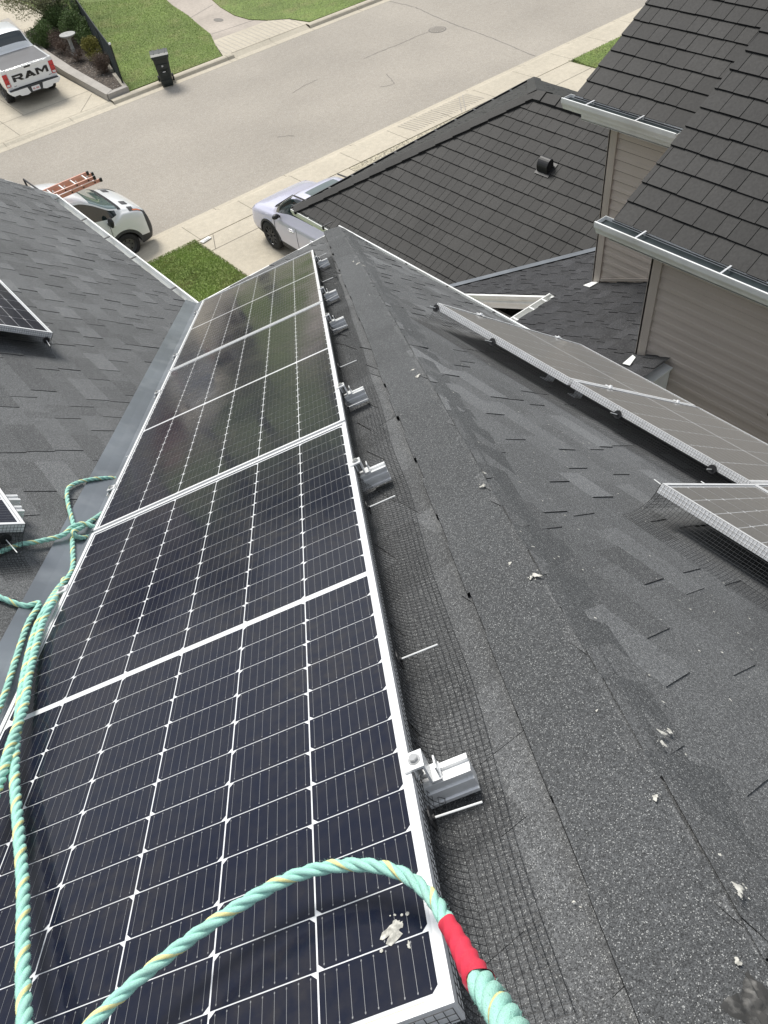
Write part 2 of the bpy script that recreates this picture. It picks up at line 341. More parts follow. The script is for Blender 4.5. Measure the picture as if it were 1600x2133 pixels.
# valley flashing, bent sheet lying in the trough
mb = MB(); wl = nrm(-clv); wl = -wl if wl@V(-1, 0, 0) < 0 else wl
vwL = nrm(np.cross(hipd, nS)); vwL = vwL if vwL[0] < 0 else -vwL
vwF = nrm(np.cross(hipd, nF)); vwF = vwF if vwF[0] > 0 else -vwF
wL_ = None
def flashing():
    N_ = 60
    for i in range(N_):
        a = B+hipd*(i*.16+.10); b = B+hipd*((i+1)*.16+.10)
        rowsA = []; rowsB = []
        for q, (dr, nn, w_) in enumerate(((vwL, nS, .108), (vwL, nS, .06), (vwL, nS, .006), (vwF, nF, .006), (vwF, nF, .20))):
            for rw, c in ((rowsA, a), (rowsB, b)):
                wv = mnoise.noise(Vector(tuple(c*1.7+dr*w_)))*.003
                rw.append(c+dr*w_+nn*(.013+wv)+(.004*nrm(nF+nS) if q in (2, 3) else 0))
        mb.add(rowsA+rowsB, [(j, j+1, 5+j+1, 5+j) for j in range(4)], 0)
        mb.add([rowsA[0], rowsB[0], rowsB[0]-nS*.012, rowsA[0]-nS*.012], [(0, 1, 2, 3)], 1)
flashing(); mb.build('valley_flashing', [M['flash'], M['shingle_side']], house)
# gutters
def gutter(name, p0, p1, out, parent, brackets, w_=.12, d=.11, inner='gutter_in', hang='black', endcap=(True, True), zoff=-.02, bw=.022, kmat='white_metal'):
    p0, p1 = np.array(p0, float), np.array(p1, float); L_ = p1-p0; out = np.array(out, float); mb = MB()
    prof = [(0, 0), (0, -d), (w_*.72, -d), (w_*.80, -d*.72), (w_*.97, -d*.34), (w_, 0), (w_, .012), (w_-.014, .012), (w_-.014, .004), (w_-.004, .003), (w_*.97-.004, -d*.33), (w_*.80-.004, -d*.70), (w_*.72-.003, -d+.004), (.004, -d+.004), (.004, 0)]
    mb.ext(prof, p0+Zv*zoff, out, Zv, L_, 0)
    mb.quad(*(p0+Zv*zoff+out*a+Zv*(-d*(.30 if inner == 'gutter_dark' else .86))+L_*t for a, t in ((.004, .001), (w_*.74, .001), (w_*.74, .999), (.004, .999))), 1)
    for t, on in ((0, endcap[0]), (1, endcap[1])):
        if on: mb.ext(prof[:6], p0+Zv*zoff+L_*t, out, Zv, nrm(L_)*(.003 if t else -.003), 0)
    g = mb.build(name, [M[kmat], M[inner]], parent)
    for t in brackets:
        mb = MB(); q = p0+Zv*(zoff+.0)+L_*t; dl = nrm(L_)
        mb.box(q-dl*bw/2+Zv*.004, dl*bw, out*(w_-.002), Zv*.006); mb.box(q-dl*bw/2-Zv*.03, dl*bw, out*.012, Zv*.034)
        mb.build('gutter_hanger', M[hang], g, world=True)
    return g
def yfrac(pxs, p0, p1):
    out = []
    for x, y in pxs:
        q = hit(x, y, p0, nS); out.append(float((q[1]-p0[1])/(p1[1]-p0[1])))
    return out
ga, gb = A+V(-.115, .02, .02), V(A[0]-.115, -4, A[2]+.02)
gutter('gutter', ga, gb, Xv, house, [t for t in yfrac([(743, 494), (806, 531), (894, 578), (981, 625), (1092, 682)], ga, gb)]+[.52, .62, .72, .82])
gc, gd = V(B[0]-.115, RK, B[2]+.02), V(B[0]-.115, B[1]-.02, B[2]+.02)
gutter('gutter', gc, gd, Xv, house, yfrac([(199, 443), (257, 486), (315, 525), (374, 567), (430, 600)][:4]+[(383, 613)], gc, gd)[:5])
gutter('gutter', B-Zv*.01-nrm((-eF[1], eF[0], 0))*.07, A-Zv*.01-nrm((-eF[1], eF[0], 0))*.07, nrm((-eF[1], eF[0], 0)), house, [.3, .7], w_=.10)
# fascia, rake board and walls below the roofs
mb = MB()
mb.box(V(A[0]-.45, -8, 0), (-.2, 0, 0), (0, A[1]+7.4, 0), (0, 0, A[2]-.25)); mb.box(V(B[0]-.2, B[1]-.5, 0), (A[0]-.45-B[0]+.0, 0, 0), (0, -.2, 0), (0, 0, B[2]-.3))
mb.box(V(B[0]-.5, B[1]-.5, 0), (-.2, 0, 0), (0, RK-.3-B[1], 0), (0, 0, B[2]-.3)); mb.box(V(-6, RK-.5, 0), (B[0]+5.5, 0, 0), (0, .2, 0), (0, 0, B[2]-.3))
mb.build('wall', M['siding'], house)
mb = MB()
mb.box(V(A[0]-.145, -8, A[2]-.18), (.026, 0, 0), (0, A[1]+8, 0), (0, 0, .18)); mb.box(V(B[0]-.145, B[1], B[2]-.18), (.026, 0, 0), (0, RK-B[1], 0), (0, 0, .18))
mb.box(B-Zv*.2-nrm((-eF[1], eF[0], 0))*.075, A-B, nrm((-eF[1], eF[0], 0))*-.025, Zv*.17)
mb.box(V(B[0], RK+.004, B[2]-.17), upS*6, (0, .03, 0), (0, 0, .168))
mb.build('fascia', M['white_metal'], house)
# droppings on the hip and the slope
def splat(mb, c, n, r, seed, mi=0):
    rg = random.Random(seed); n = nrm(n); a = nrm(np.cross(n, V(.2, .9, .1))); b = np.cross(n, a); k = 22; st = rg.uniform(.7, 1.4); an = rg.uniform(0, 3)
    a, b = a*math.cos(an)+b*math.sin(an), -a*math.sin(an)+b*math.cos(an); ph = [rg.uniform(0, 6.28) for _ in range(4)]
    def R_(t): return r*(.72+.20*math.sin(2*t+ph[0])+.16*math.sin(3*t+ph[1])+.10*math.sin(5*t+ph[2])+.09*math.sin(8*t+ph[3]))
    rings = []
    for f, hh in ((1, 0), (.75, min(.0005, r*.05)), (.35, min(.0008, r*.07))): rings.append([c+n*hh+f*R_(2*math.pi*i/k)*(a*st*math.cos(2*math.pi*i/k)+b/st*math.sin(2*math.pi*i/k)) for i in range(k)])
    vs = [q for g in rings for q in g]+[c+n*min(.0009, r*.08)]
    mb.add(vs, [(l*k+i, l*k+(i+1) % k, (l+1)*k+(i+1) % k, (l+1)*k+i) for l in range(2) for i in range(k)]+[(3*k, 2*k+i, 2*k+(i+1) % k) for i in range(k)], mi, 1)
    for _ in range(3 if r > .006 else 0):
        t = rg.uniform(0, 6.28); q = c+(a*math.cos(t)+b*math.sin(t))*r*rg.uniform(1.1, 1.7); m_ = r*rg.uniform(.08, .2)
        mb.add([q+m_*(a*math.cos(x)+b*math.sin(x))+n*.0004 for x in [i*1.047 for i in range(6)]], [tuple(range(6))], mi, 1)
rg = random.Random(4)
spots = [(1117, 1198, 9), (1106, 1203, 5), (1030, 1170, 4), (1062, 1173, 5), (1012, 1192, 4), (1030, 1222, 6), (1058, 1227, 4), (1380, 1526, 9), (1395, 1523, 8), (1382, 1549, 8), (1243, 1480, 3), (1213, 1575, 4), (1092, 1474, 5), (1277, 1683, 7), (1292, 1596, 5), (1214, 1570, 4), (1365, 1661, 7), (1235, 1665, 5), (1201, 1640, 5), (1250, 1733, 6), (1538, 1848, 12), (1541, 1862, 7), (1362, 1798, 9), (1380, 1806, 8), (1386, 1888, 5), (1396, 1903, 5), (1357, 1917, 3), (1195, 1878, 3), (1209, 1889, 2), (1319, 1948, 3), (1537, 2003, 7), (1458, 2056, 7), (1392, 2052, 9), (1406, 2062, 7), (1430, 2088, 6), (1465, 2110, 8), (870, 783, 7), (835, 776, 5), (905, 905, 5), (1010, 985, 5), (945, 1010, 4), (930, 955, 4), (880, 930, 4), (912, 960, 6), (1005, 1012, 6), (860, 770, 4), (735, 545, 4), (745, 549, 5), (728, 548, 3), (712, 572, 3), (757, 553, 4), (748, 610, 3), (768, 615, 3), (700, 590, 3), (723, 592, 3), (1225, 1625, 4), (1140, 1490, 3), (1330, 1700, 3), (1500, 1780, 4), (1420, 1950, 3), (1310, 1830, 3)]
for i, (x, y, r_) in enumerate(spots):
    p = hit(x, y, A+nS*.012, nS); pf = hit(x, y, A+nF*.013, nF)
    n_ = nS
    if (pf-A)@hipn < 0 and np.linalg.norm(pf-E0) < 20 and (p-A)@nrm(cl) > 0: p = pf; n_ = nF
    if n_ is nS:
        dd = float((p-A)@dS_); hh = .0195 if dd < .03 else (.0195-.012*(dd-.03)/.13 if dd < .16 else .0125); p = hit(x, y, A+nS*(hh+.0008), nS)
    d_ = np.linalg.norm(p-E0); mb = MB(); splat(mb, p, n_, min(r_*d_/F_PX*1.15, .024), i); mb.build('dropping', M['dropping'], house)
mb = MB()
for i in range(300):
    s_ = rg.uniform(.3, 7.4); dd = rg.uniform(-.01, .75); p = A+hipd*s_+dS_*dd+nS*(.020 if dd < .03 else (.020-.012*(dd-.03)/.13 if dd < .16 else .0125)); splat(mb, p, nS, rg.uniform(.0012, .0045), 500+i)
mb.build('fine_droppings', M['dropping'], house)['kind'] = 'stuff'
# ------------------------------------------------------------------ solar panels
def make_panel(name, W_, L_, cols, half, mats=None, rows_label=False, th=.04):
    root = empty(name); lip = .0115; fr = MB()
    for (x, y, dx, dy) in ((0, 0, W_, lip), (0, L_-lip, W_, lip), (0, lip, lip, L_-2*lip), (W_-lip, lip, lip, L_-2*lip)):
        fr.box((x, y, -.002), (dx, 0, 0), (0, dy, 0), (0, 0, .002))
    for (x, y, dx, dy) in ((0, 0, W_, .002), (0, L_-.002, W_, .002), (0, .002, .002, L_-.004), (W_-.002, .002, .002, L_-.004)):
        fr.box((x, y, -th), (dx, 0, 0), (0, dy, 0), (0, 0, th-.002))
    for (x, y, dx, dy) in ((.002, .002, W_-.004, .028), (.002, L_-.03, W_-.004, .028), (.002, .03, .028, L_-.06), (W_-.03, .03, .028, L_-.06)):
        fr.box((x, y, -th), (dx, 0, 0), (0, dy, 0), (0, 0, .0018))
    fr.build('frame', M['frame'], root, world=False)
    g = MB(); z0 = -.0042
    g.quad((lip, lip, z0), (W_-lip, lip, z0), (W_-lip, L_-lip, z0), (lip, L_-lip, z0), 0)
    g.quad((lip, lip, z0-.004), (lip, L_-lip, z0-.004), (W_-lip, L_-lip, z0-.004), (W_-lip, lip, z0-.004), 0)
    mx_, my_, mid = .0165, .020, .019; gk_ = 1.7 if mats else 1.0
    cw = (W_-2*mx_)/cols; ch = (L_-2*my_-mid)/(2*half); gp = .0013*gk_; c = .0085
    for i in range(cols):
        for k in range(2*half):
            up = k >= half; x0 = mx_+i*cw+gp; x1 = mx_+(i+1)*cw-gp; y0 = my_+k*ch+gp*.8+(mid if up else 0); y1 = y0+ch-gp*1.6
            flip = (cols-1-i) % 2 == 0
            if up: flip = not flip
            if flip: pl = [(x0+c, y0), (x1-c, y0), (x1, y0+c), (x1, y1), (x0, y1), (x0, y0+c)]
            else: pl = [(x0, y0), (x1, y0), (x1, y1-c), (x1-c, y1), (x0+c, y1), (x0, y1-c)]
            g.add([(a, b, z0+.0005) for a, b in pl], [tuple(range(6))], 1, 1)
            for q in range(9):
                bx = x0+(q+.5)*(x1-x0)/9; hw = .00032
                g.quad((bx-hw, y0+.004, z0+.0009), (bx+hw, y0+.004, z0+.0009), (bx+hw, y1-.004, z0+.0009), (bx-hw, y1-.004, z0+.0009), 2)
                if rows_label:
                    for yy in (y0+.006, y1-.006): g.cbox((bx, yy, z0+.0009), .0018, .0024, .0003, 2)
    pre = 'dusty_' if mats else ''
    gl = g.build('glass', [M[pre+'back'], M[pre+'cell'], M[pre+'busbar']], root, world=False)
    return root
# --- front array: three panels along the hip
PL, PW, PG = 2.008, 1.002, .020
labs = ['nearest panel of the hip row, with a large bird dropping and a label',
        'middle solar panel of the row of three between valley flashing and hip',
        'farthest panel of the hip row, reaching the eave above the lawn']
base = make_panel('solar_panel', PW, PL, 6, 12, rows_label=True)
for i in range(3):
    r_ = base if i == 0 else copy_tree(base)
    r_.matrix_world = frame_mat(pu, pv, pn, po+pv*(i*(PL+PG)))
    tag(r_, labs[i], 'solar panel', 'solar panels')
pan1 = base
mb = MB(); rg = random.Random(11)
c0 = V(.935, .115, -.0028)
for i, (dx, dy, r_) in enumerate([(0, 0, .019), (.007, .010, .010), (.020, -.024, .0045)]):
    splat(mb, c0+V(dx, dy, .0), V(0, 0, 1), r_, 900+i)
mb.build('droppings', M['dropping'], pan1, world=False)
mb = MB()
mb.box((.83, .0035, -.0035), (.135, 0, 0), (0, .011, 0), (0, 0, .0016), 0)
for i in range(26): mb.box((.885+i*.0029, .0052, -.0019), (.0007+.0012*(i*7 % 3 == 0), 0, 0), (0, .0075, 0), (0, 0, .0003), 1)
for i in range(2): mb.box((.835, .006+i*.004, -.0019), (.045, 0, 0), (0, .0009, 0), (0, 0, .0003), 1)
mb.build('serial_label', [M['label'], M['trim']], pan1, world=False)
# --- right slope array
S0 = A+nS*.128; PWS = .962; PGS = .018
def on_s(x, y): return hit(x, y, S0, nS)
cTL = on_s(911.9, 630.3); e1_ = on_s(1382, 1007)
SL = 1.69; sb = make_panel('solar_panel', PWS, SL, 6, 10, th=.035, mats=1)
slabs = ['farthest solar panel on the right slope with a dirt streaked far corner', 'second solar panel on the right slope, between the two long joints', 'third solar panel on the right slope, partly hidden by the raised panel above']
Xtop = V(cTL[0], 0, cTL[2]); ytop = cTL[1]
def s_mat(y_hi, xtop): return frame_mat(Yv, upS, nS, V(xtop[0], y_hi-PWS, xtop[2])-upS*SL)
for i in range(3):
    r_ = sb if i == 0 else copy_tree(sb)
    r_.matrix_world = s_mat(ytop-i*(PWS+PGS), Xtop); tag(r_, slabs[i], 'solar panel', 'solar panels')
r_ = copy_tree(sb)                              # landscape panel of the next row up
yE = ytop-2*(PWS+PGS)-.002
# long side along -Y, short side down the slope
r_.matrix_world = frame_mat(-upS, Yv, nS, V(Xtop[0], yE-SL, Xtop[2])+upS*(PWS+.02))
tag(r_, 'solar panel laid lengthwise above the others on the right slope, cut by the right edge', 'solar panel', 'solar panels')
# --- left slope panels
L0 = B+nS*.13
def on_l(x, y): return hit(x, y, L0, nS)
sbl = make_panel('solar_panel', PWS, SL, 6, 10, th=.035)
q1 = on_l(110, 693); q2 = on_l(52.8, 1090.5)
for q, lb in ((q1, 'upper solar panel on the left slope, its corner near a black clip'), (q2, 'lower solar panel on the left slope, beside the white rail ends')):
    r_ = sbl if q is q1 else copy_tree(sbl); r_.matrix_world = frame_mat(Yv, upS, nS, q); tag(r_, lb, 'solar panel', 'solar panels')
# ------------------------------------------------------------------ rails with clamps
def rail_profile(w_=.040, h=.050):
    s = w_/2
    return [(-s, 0), (s, 0), (s, h*.12), (s*.82, h*.16), (s*.82, h*.38), (s, h*.42), (s, h*.62), (s*.8, h*.66), (s*.8, h*.84), (s, h*.88), (s, h), (s*.42, h), (s*.42, h*.86), (-s*.42, h*.86), (-s*.42, h), (-s, h), (-s, h*.88), (-s*.8, h*.84), (-s*.8, h*.66), (-s, h*.62), (-s, h*.42), (-s*.82, h*.38), (-s*.82, h*.16), (-s, h*.12)]
def make_rail(name, ln, th, clampw=True, left=True):
    """local: x along the rail, y across, z up from panel top face; panel spans x 0..PW"""
    root = empty(name); mb = MB()
    mb.ext(rail_profile(), (-.055, 0, -th-.052), (0, 1, 0), (0, 0, 1), (ln, 0, 0)); mb.build('rail', M['alu'], root, world=False)
    for side in (1, -1) if left else (1,):
        cx = PW if side == 1 else 0; mb = MB(); s = side
        mb.box((cx-.010*s, -.019, .0006), (.034*s, 0, 0), (0, .038, 0), (0, 0, .0045))       # top plate over the frame lip
        mb.box((cx+.020*s, -.019, -th), (.004*s, 0, 0), (0, .038, 0), (0, 0, th+.0003))     # upright leg
        mb.box((cx+.004*s, -.019, -.022), (.003*s, 0, 0), (0, .038, 0), (0, 0, .0222))
        mb.box((cx+.024*s, -.019, -th), (.016*s, 0, 0), (0, .038, 0), (0, 0, .004))
        mb.box((cx+.036*s, -.014, -th+.004), (.003*s, 0, 0), (0, .028, 0), (0, 0, .022))
        c_ = mb.build('end_clamp', M['alu'], root, world=False)
        mb = MB(); bx = cx+.010*s
        mb.disc((bx, 0, .0052), (0, 0, 1), .0105, .0016, 20); mb.disc((bx, 0, .0068), (0, 0, 1), .0075, .006, 6); mb.disc((bx, 0, -.03), (0, 0, 1), .004, .03, 8)
        mb.build('bolt', M['steel'], c_, world=False)
    for fx in (.12, .80):
        mb = MB(); mb.box((fx, .021, -.119), (.045, 0, 0), (0, .05, 0), (0, 0, .006)); mb.box((fx, .021, -.113), (.045, 0, 0), (0, .006, 0), (0, 0, .06)); mb.disc((fx+.022, .05, -.113), (0, 0, 1), .009, .008, 6)
        mb.build('roof_bracket', M['alu'], root, world=False)
    return root
rail0 = make_rail('mounting_rail', 1.145, .04)
rl = ['nearest mounting rail end and clamp, large in the foreground beside the first panel', 'mounting rail end beside the upper part of the nearest panel', 'mounting rail end just past the joint of the nearest and middle panels', 'mounting rail end near the upper third of the middle panel', 'mounting rail end just past the joint of the middle and farthest panels', 'farthest mounting rail end by the tip of the row near the eave']
for i, vv in enumerate((.385, 1.632, 2.368+.03, 3.645, 4.40, 5.64)):
    r_ = rail0 if i == 0 else copy_tree(rail0); r_.matrix_world = frame_mat(pu, pv, pn, po+pv*vv); tag(r_, rl[i], 'mounting rail', 'mounting rails')
# right slope: rails run along Y
def simple_rail(M_, x0, x1, label, clamps, feet):
    root = empty('mounting_rail', M_); mb = MB(); mb.ext(rail_profile(h=.04), (x0, 0, -.077), (0, 1, 0), (0, 0, 1), (x1-x0, 0, 0)); mb.build('rail', M['alu'], root, world=False)
    for cx in clamps:
        mb = MB(); mb.box((cx-.014, -.03, .0006), (.028, 0, 0), (0, .06, 0), (0, 0, .004)); mb.disc((cx, 0, .0046), (0, 0, 1), .009, .008, 6)
        mb.box((cx-.03, -.009, .0006), (.06, 0, 0), (0, .018, 0), (0, 0, .003)); mb.build('clamp', M['frame'], root, world=False)
    for fx in feet:
        mb = MB(); mb.box((fx, .02, -.126), (.05, 0, 0), (0, .07, 0), (0, 0, .006)); mb.box((fx, .02, -.12), (.05, 0, 0), (0, .006, 0), (0, 0, .08)); mb.disc((fx+.02, .06, -.12), (0, 0, 1), .01, .01, 6); mb.build('roof_bracket', M['alu'], root, world=False)
    return tag(root, label, 'mounting rail', 'mounting rails')
for vd, lb in ((.42, 'upper mounting rail under the right slope panels, clamps showing on the joints'), (1.36, 'lower mounting rail under the right slope panels, nearest to the gutter')):
    simple_rail(frame_mat(Yv, upS, nS, V(Xtop[0], ytop, Xtop[2])-upS*vd), -4.2, .02, lb, [-.002, -(PWS+PGS/2), -2*(PWS+PGS)+PGS/2], [-.86, -.66, -1.9, -2.7] if vd < 1 else [])
simple_rail(frame_mat(-upS, Yv, nS, q2+Yv*.24), -1.2, .075, 'white rail end stack sticking out past the lower left slope panel', [], [])
simple_rail(frame_mat(-upS, Yv, nS, q2+Yv*.16), -1.2, .060, 'shorter rail end beneath the lower left slope panel edge', [], [])
# ------------------------------------------------------------------ bird guard mesh
def guard(name, O, a, b, n, length, label, prof, clips=(), step=.0127, wr=.00065, seed=1, amp=.006, dbl=False):
    """O: panel top edge start, a: along, b: outward, n: up"""
    root = empty(name, frame_mat(a, b, n, O) if np.cross(a, b)@n > 0 else None)
    lh = np.cross(a, b)@n > 0
    if not lh: root.location = Vector(tuple(O))
    tag(root, label, 'bird guard', 'bird guard meshes along the panel edges')
    cum = [0]
    for i in range(len(prof)-1): cum.append(cum[-1]+math.dist(prof[i], prof[i+1]))
    tot = cum[-1]
    def pf(s):
        s = min(max(s, 0), tot)
        for i in range(len(prof)-1):
            if s <= cum[i+1]+1e-9:
                t = (s-cum[i])/(cum[i+1]-cum[i]); return (prof[i][0]*(1-t)+prof[i+1][0]*t, prof[i][1]*(1-t)+prof[i+1][1]*t)
        return prof[-1]
    def P(x, s):
        o, h = pf(s); k = max(0, (s-cum[1])/(tot-cum[1])); wob = mnoise.noise(Vector((x*2.3+seed, s*5, seed*.7)))
        o2 = o+amp*1.6*k*wob; h2 = h+amp*.8*math.sin(math.pi*min(1, k))*mnoise.noise(Vector((x*4.1, s*9, seed*1.3+5)))
        h2 = max(h2, prof[-1][1]-.0)
        return np.array(O)+np.array(a)*x+np.array(b)*o2+np.array(n)*h2
    mb = MB(); ns = int(tot/step); nx = int(length/step)
    ss = [i*step for i in range(ns+1)]
    grid = [[P(x*step, s) for s in ss] for x in range(nx+1)]
    if dbl: mb2_ = [[q+np.array(a)*.0055+np.array(n)*.004*math.sin(i_*.4+x*.03) for i_, q in enumerate(g)] for x, g in enumerate(grid)]; [mb.tube(g[3:], wr, 3, cap=False) for g in mb2_]; [mb.tube([mb2_[x][j]-np.array(b)*.005 for x in range(0, nx+1, 3)], wr, 3, cap=False) for j in range(3, ns+1)]
    for x in range(nx+1): mb.tube(grid[x], wr, 3, cap=False)
    for j in range(ns+1): mb.tube([grid[x][j] for x in range(0, nx+1, 2)]+([grid[nx][j]] if nx % 2 else []), wr, 3, cap=False)
    mb.build('wire_mesh', M['wire'], root)
    for x, hh, pl in clips:
        c_ = MB(); p = np.array(O)+np.array(a)*x+np.array(b)*.006+np.array(n)*hh
        c_.disc(p, b, .0205, .0025, 24); c_.disc(p+np.array(b)*.0025, b, .006, .004, 12); co_ = c_.build('clip', M['black'], root)
        c_ = MB(); dp = nrm(np.array(b)+np.array(a)*rnd.uniform(-.12, .12)+np.array(n)*rnd.uniform(-.05, .1)); c_.tube([p, p+dp*pl], .0019, 6); c_.build('pin', M['white_metal'], co_)
    return root
profF = [(.004, -.003), (.004, -.045), (.012, -.070), (.035, -.094), (.075, -.103), (.128, -.1075)]
guard('bird_guard', po+pu*PW, pv, pu, pn, 6.06, 'long black wire mesh guard along the hip side of the three panel row', profF,
      [(.31, -.05, .085), (.715, -.05, .085), (1.415, -.05, .085), (2.28, -.05, .085), (2.82, -.05, .085), (3.50, -.05, .085), (4.25, -.05, .085), (4.87, -.05, .085), (5.45, -.05, .085), (5.93, -.05, .085)], seed=3, amp=.006)
profN = [(.004, -.003), (.004, -.045), (.012, -.075), (.03, -.1)]
guard('bird_guard', po+pu*.35, pu, -pv, pn, PW-.35, 'black wire mesh covering the near end of the closest panel', profN, [], seed=5)
guard('bird_guard', po, pv, -pu, pn, 6.06, 'black wire mesh guard along the valley side of the three panel row', [(.004, -.003), (.004, -.06), (.02, -.1), (.06, -.103)],
      [(x, -.05, .07) for x in (.9, 1.45, 2.2, 2.9, 3.9, 4.3, 4.8, 5.5)], seed=8, amp=.006)
uS_top = V(Xtop[0], ytop, Xtop[2])
profS = [(.003, -.002), (.003, -.042), (.018, -.066), (.065, -.100), (.12, -.114), (.17, -.117)]
def ypos(x, y): return float(ytop-on_s(x, y)[1])
guard('bird_guard', uS_top, -Yv, upS, nS, 2*(PWS+PGS)-.01, 'wire mesh guard along the top edge of the two far right slope panels', profS,
      [(ypos(1035, 700), -.036, .07), (ypos(1287, 848), -.036, .07), (ypos(1485, 962), -.036, .06), (.01, -.03, .06)], seed=12)
uT = V(Xtop[0], yE, Xtop[2])+upS*(PWS+.02)
guard('bird_guard', uT, -Yv, upS, nS, 1.7, 'wire mesh guard along the top edge of the raised panel at the right edge', profS, [(.56, -.034, .06)], seed=14)
guard('bird_guard', uT, -upS, Yv, nS, PWS, 'wire mesh guard on the street side edge of the raised right panel', [(.003, -.002), (.003, -.04), (.01, -.115)], [(.1, -.03, .06), (.55, -.03, .06)], seed=15)
guard('bird_guard', uS_top, -upS, Yv, nS, SL, 'wire mesh guard on the street side edge of the right slope array', [(.003, -.002), (.003, -.04), (.015, -.115)], [], seed=16)
guard('bird_guard', q1, upS, -Yv, nS, 1.0, 'wire mesh guard under the near edge of the upper left slope panel', [(.003, -.002), (.003, -.05), (.02, -.09), (.06, -.112), (.12, -.115)], [(.03, -.05, .08)], seed=17)
guard('bird_guard', q1, Yv, -upS, nS, 1.0, 'wire mesh guard along the lower edge of the upper left slope panel', [(.003, -.002), (.003, -.05), (.01, -.113)], [(.22, -.05, .07)], seed=18)
guard('bird_guard', q2, upS, -Yv, nS, 1.0, 'wire mesh guard under the near edge of the lower left slope panel', [(.003, -.002), (.003, -.05), (.02, -.09), (.06, -.112), (.14, -.115)], [(.06, -.06, .09)], seed=19)
guard('bird_guard', q2, Yv, -upS, nS, 1.0, 'wire mesh guard along the lower edge of the lower left slope panel', [(.003, -.002), (.003, -.05), (.012, -.113)], [], seed=20)
# ------------------------------------------------------------------ ropes
def crom(P_, n):
    P_ = [np.array(p, float) for p in P_]; P_ = [2*P_[0]-P_[1]]+P_+[2*P_[-1]-P_[-2]]; out = []
    for i in range(1, len(P_)-2):
        a, b, c, d = P_[i-1:i+3]
        for k in range(n):
            t = k/n; out.append(.5*((2*b)+(-a+c)*t+(2*a-5*b+4*c-d)*t*t+(-a+3*b-3*c+d)*t**3))
    out.append(P_[-2]); return out
def rope(name, ctrl, label, rad=.0095, tape=None, rads=None, lay=.082, strands=3):
    pts = crom(ctrl, 14)
    cum = [0]
    for i in range(len(pts)-1): cum.append(cum[-1]+np.linalg.norm(pts[i+1]-pts[i]))
    tot = cum[-1]; step = .0042; N_ = int(tot/step); P_ = []
    arr = np.array(pts); cu = np.array(cum)
    s_ = np.linspace(0, tot, N_+1); P_ = np.array([np.interp(s_, cu, arr[:, k]) for k in range(3)]).T
    ctl = np.linspace(0, tot, len(rads)) if rads else None
    rr_ = np.interp(s_, [tot*i/(len(rads)-1) for i in range(len(rads))], rads) if rads else np.full(N_+1, rad)
    # frames
    T = np.gradient(P_, axis=0); T /= np.linalg.norm(T, axis=1)[:, None]; U = np.zeros_like(P_); u = nrm(np.cross(T[0], V(.3, .2, .9)))
    for i in range(N_+1): u = u-T[i]*(u@T[i]); u = nrm(u); U[i] = u
    W = np.cross(T, U); root = None; mb = MB(); k = 10
    def ring(i, c, r, ax1, ax2): return [c+r*(math.cos(2*math.pi*j/k)*ax1+math.sin(2*math.pi*j/k)*ax2) for j in range(k)]
    for st in range(strands):
        vs = []; cols = []
        for i in range(N_+1):
            ph = 2*math.pi*(s_[i]/lay*(.0095/rr_[i]) if not rads else s_[i]/lay)+2*math.pi*st/strands
            c = P_[i]+rr_[i]*.50*(math.cos(ph)*U[i]+math.sin(ph)*W[i]); rad_d = math.cos(ph)*U[i]+math.sin(ph)*W[i]
            tang = np.cross(T[i], rad_d)
            tw = s_[i]*2*math.pi/(lay*.55)
            vs += [c+rr_[i]*.56*(math.cos(2*math.pi*j/k)*rad_d+math.sin(2*math.pi*j/k)*tang*1.08)*(1+.05*math.sin(5*(2*math.pi*j/k)+tw)) for j in range(k)]
        b = len(mb.v); mb.v += [tuple(map(float, q)) for q in vs]
        for i in range(N_):
            for j in range(k):
                mb.f.append((b+i*k+j, b+i*k+(j+1) % k, b+(i+1)*k+(j+1) % k, b+(i+1)*k+j))
                yl = st == 0 and j in (0, 1)
                mb.m.append(1 if yl else 0); mb.a.append(1)
    o = mb.build(name, [M['teal'], M['yellow']], None, smooth=True)
    fz = MB(); rz = random.Random(int(abs(P_[0][0])*1000)); 
    for _ in range(int(tot*2200)):
        i = rz.randrange(N_)
        if tape and tape[0]-.01 < i/N_ < tape[1]+.01: continue
        a_ = rz.uniform(0, 6.283); d_ = math.cos(a_)*U[i]+math.sin(a_)*W[i]; q = P_[i]+d_*rr_[i]*1.0; e_ = q+d_*rz.uniform(.0008, .0035)+T[i]*rz.uniform(-.005, .005); s_t = np.cross(T[i], d_)*.00022
        fz.add([q-s_t, q+s_t, e_], [(0, 1, 2)])
    fz.build('loose_fibres', M['teal'], o)['kind'] = 'stuff'
    tag(o, label, 'rope')
    if tape:
        t0, t1 = tape; i0, i1 = int(t0*N_), int(t1*N_); mb = MB(); kk_ = 24; vs = []
        for i in range(i0, i1+1, 2):
            for j in range(kk_):
                th = 2*math.pi*j/kk_; ph = 2*math.pi*(s_[i]/lay)
                rr2 = rr_[i]*(1.04+.10*math.cos(3*(th-ph))+.03*math.sin(s_[i]*240+th))
                vs.append(P_[i]+rr2*(math.cos(th)*U[i]+math.sin(th)*W[i]))
        n_ = len(vs)//kk_
        mb.add(vs, [(i*kk_+j, i*kk_+(j+1) % kk_, (i+1)*kk_+(j+1) % kk_, (i+1)*kk_+j) for i in range(n_-1) for j in range(kk_)])
        mb.build('tape', M['tape'], o, smooth=True)
    return o
RD = .0095
def rp(x, y, wpx): return at(x, y, 2*RD*F_PX/wpx*1.05)
def rf(x, y, h=0.012): return hit(x, y, po+pn*h, pn)               # on the panel glass
def rl_(x, y, h=.022): return hit(x, y, B+nS*h, nS)                # on the left slope / flashing
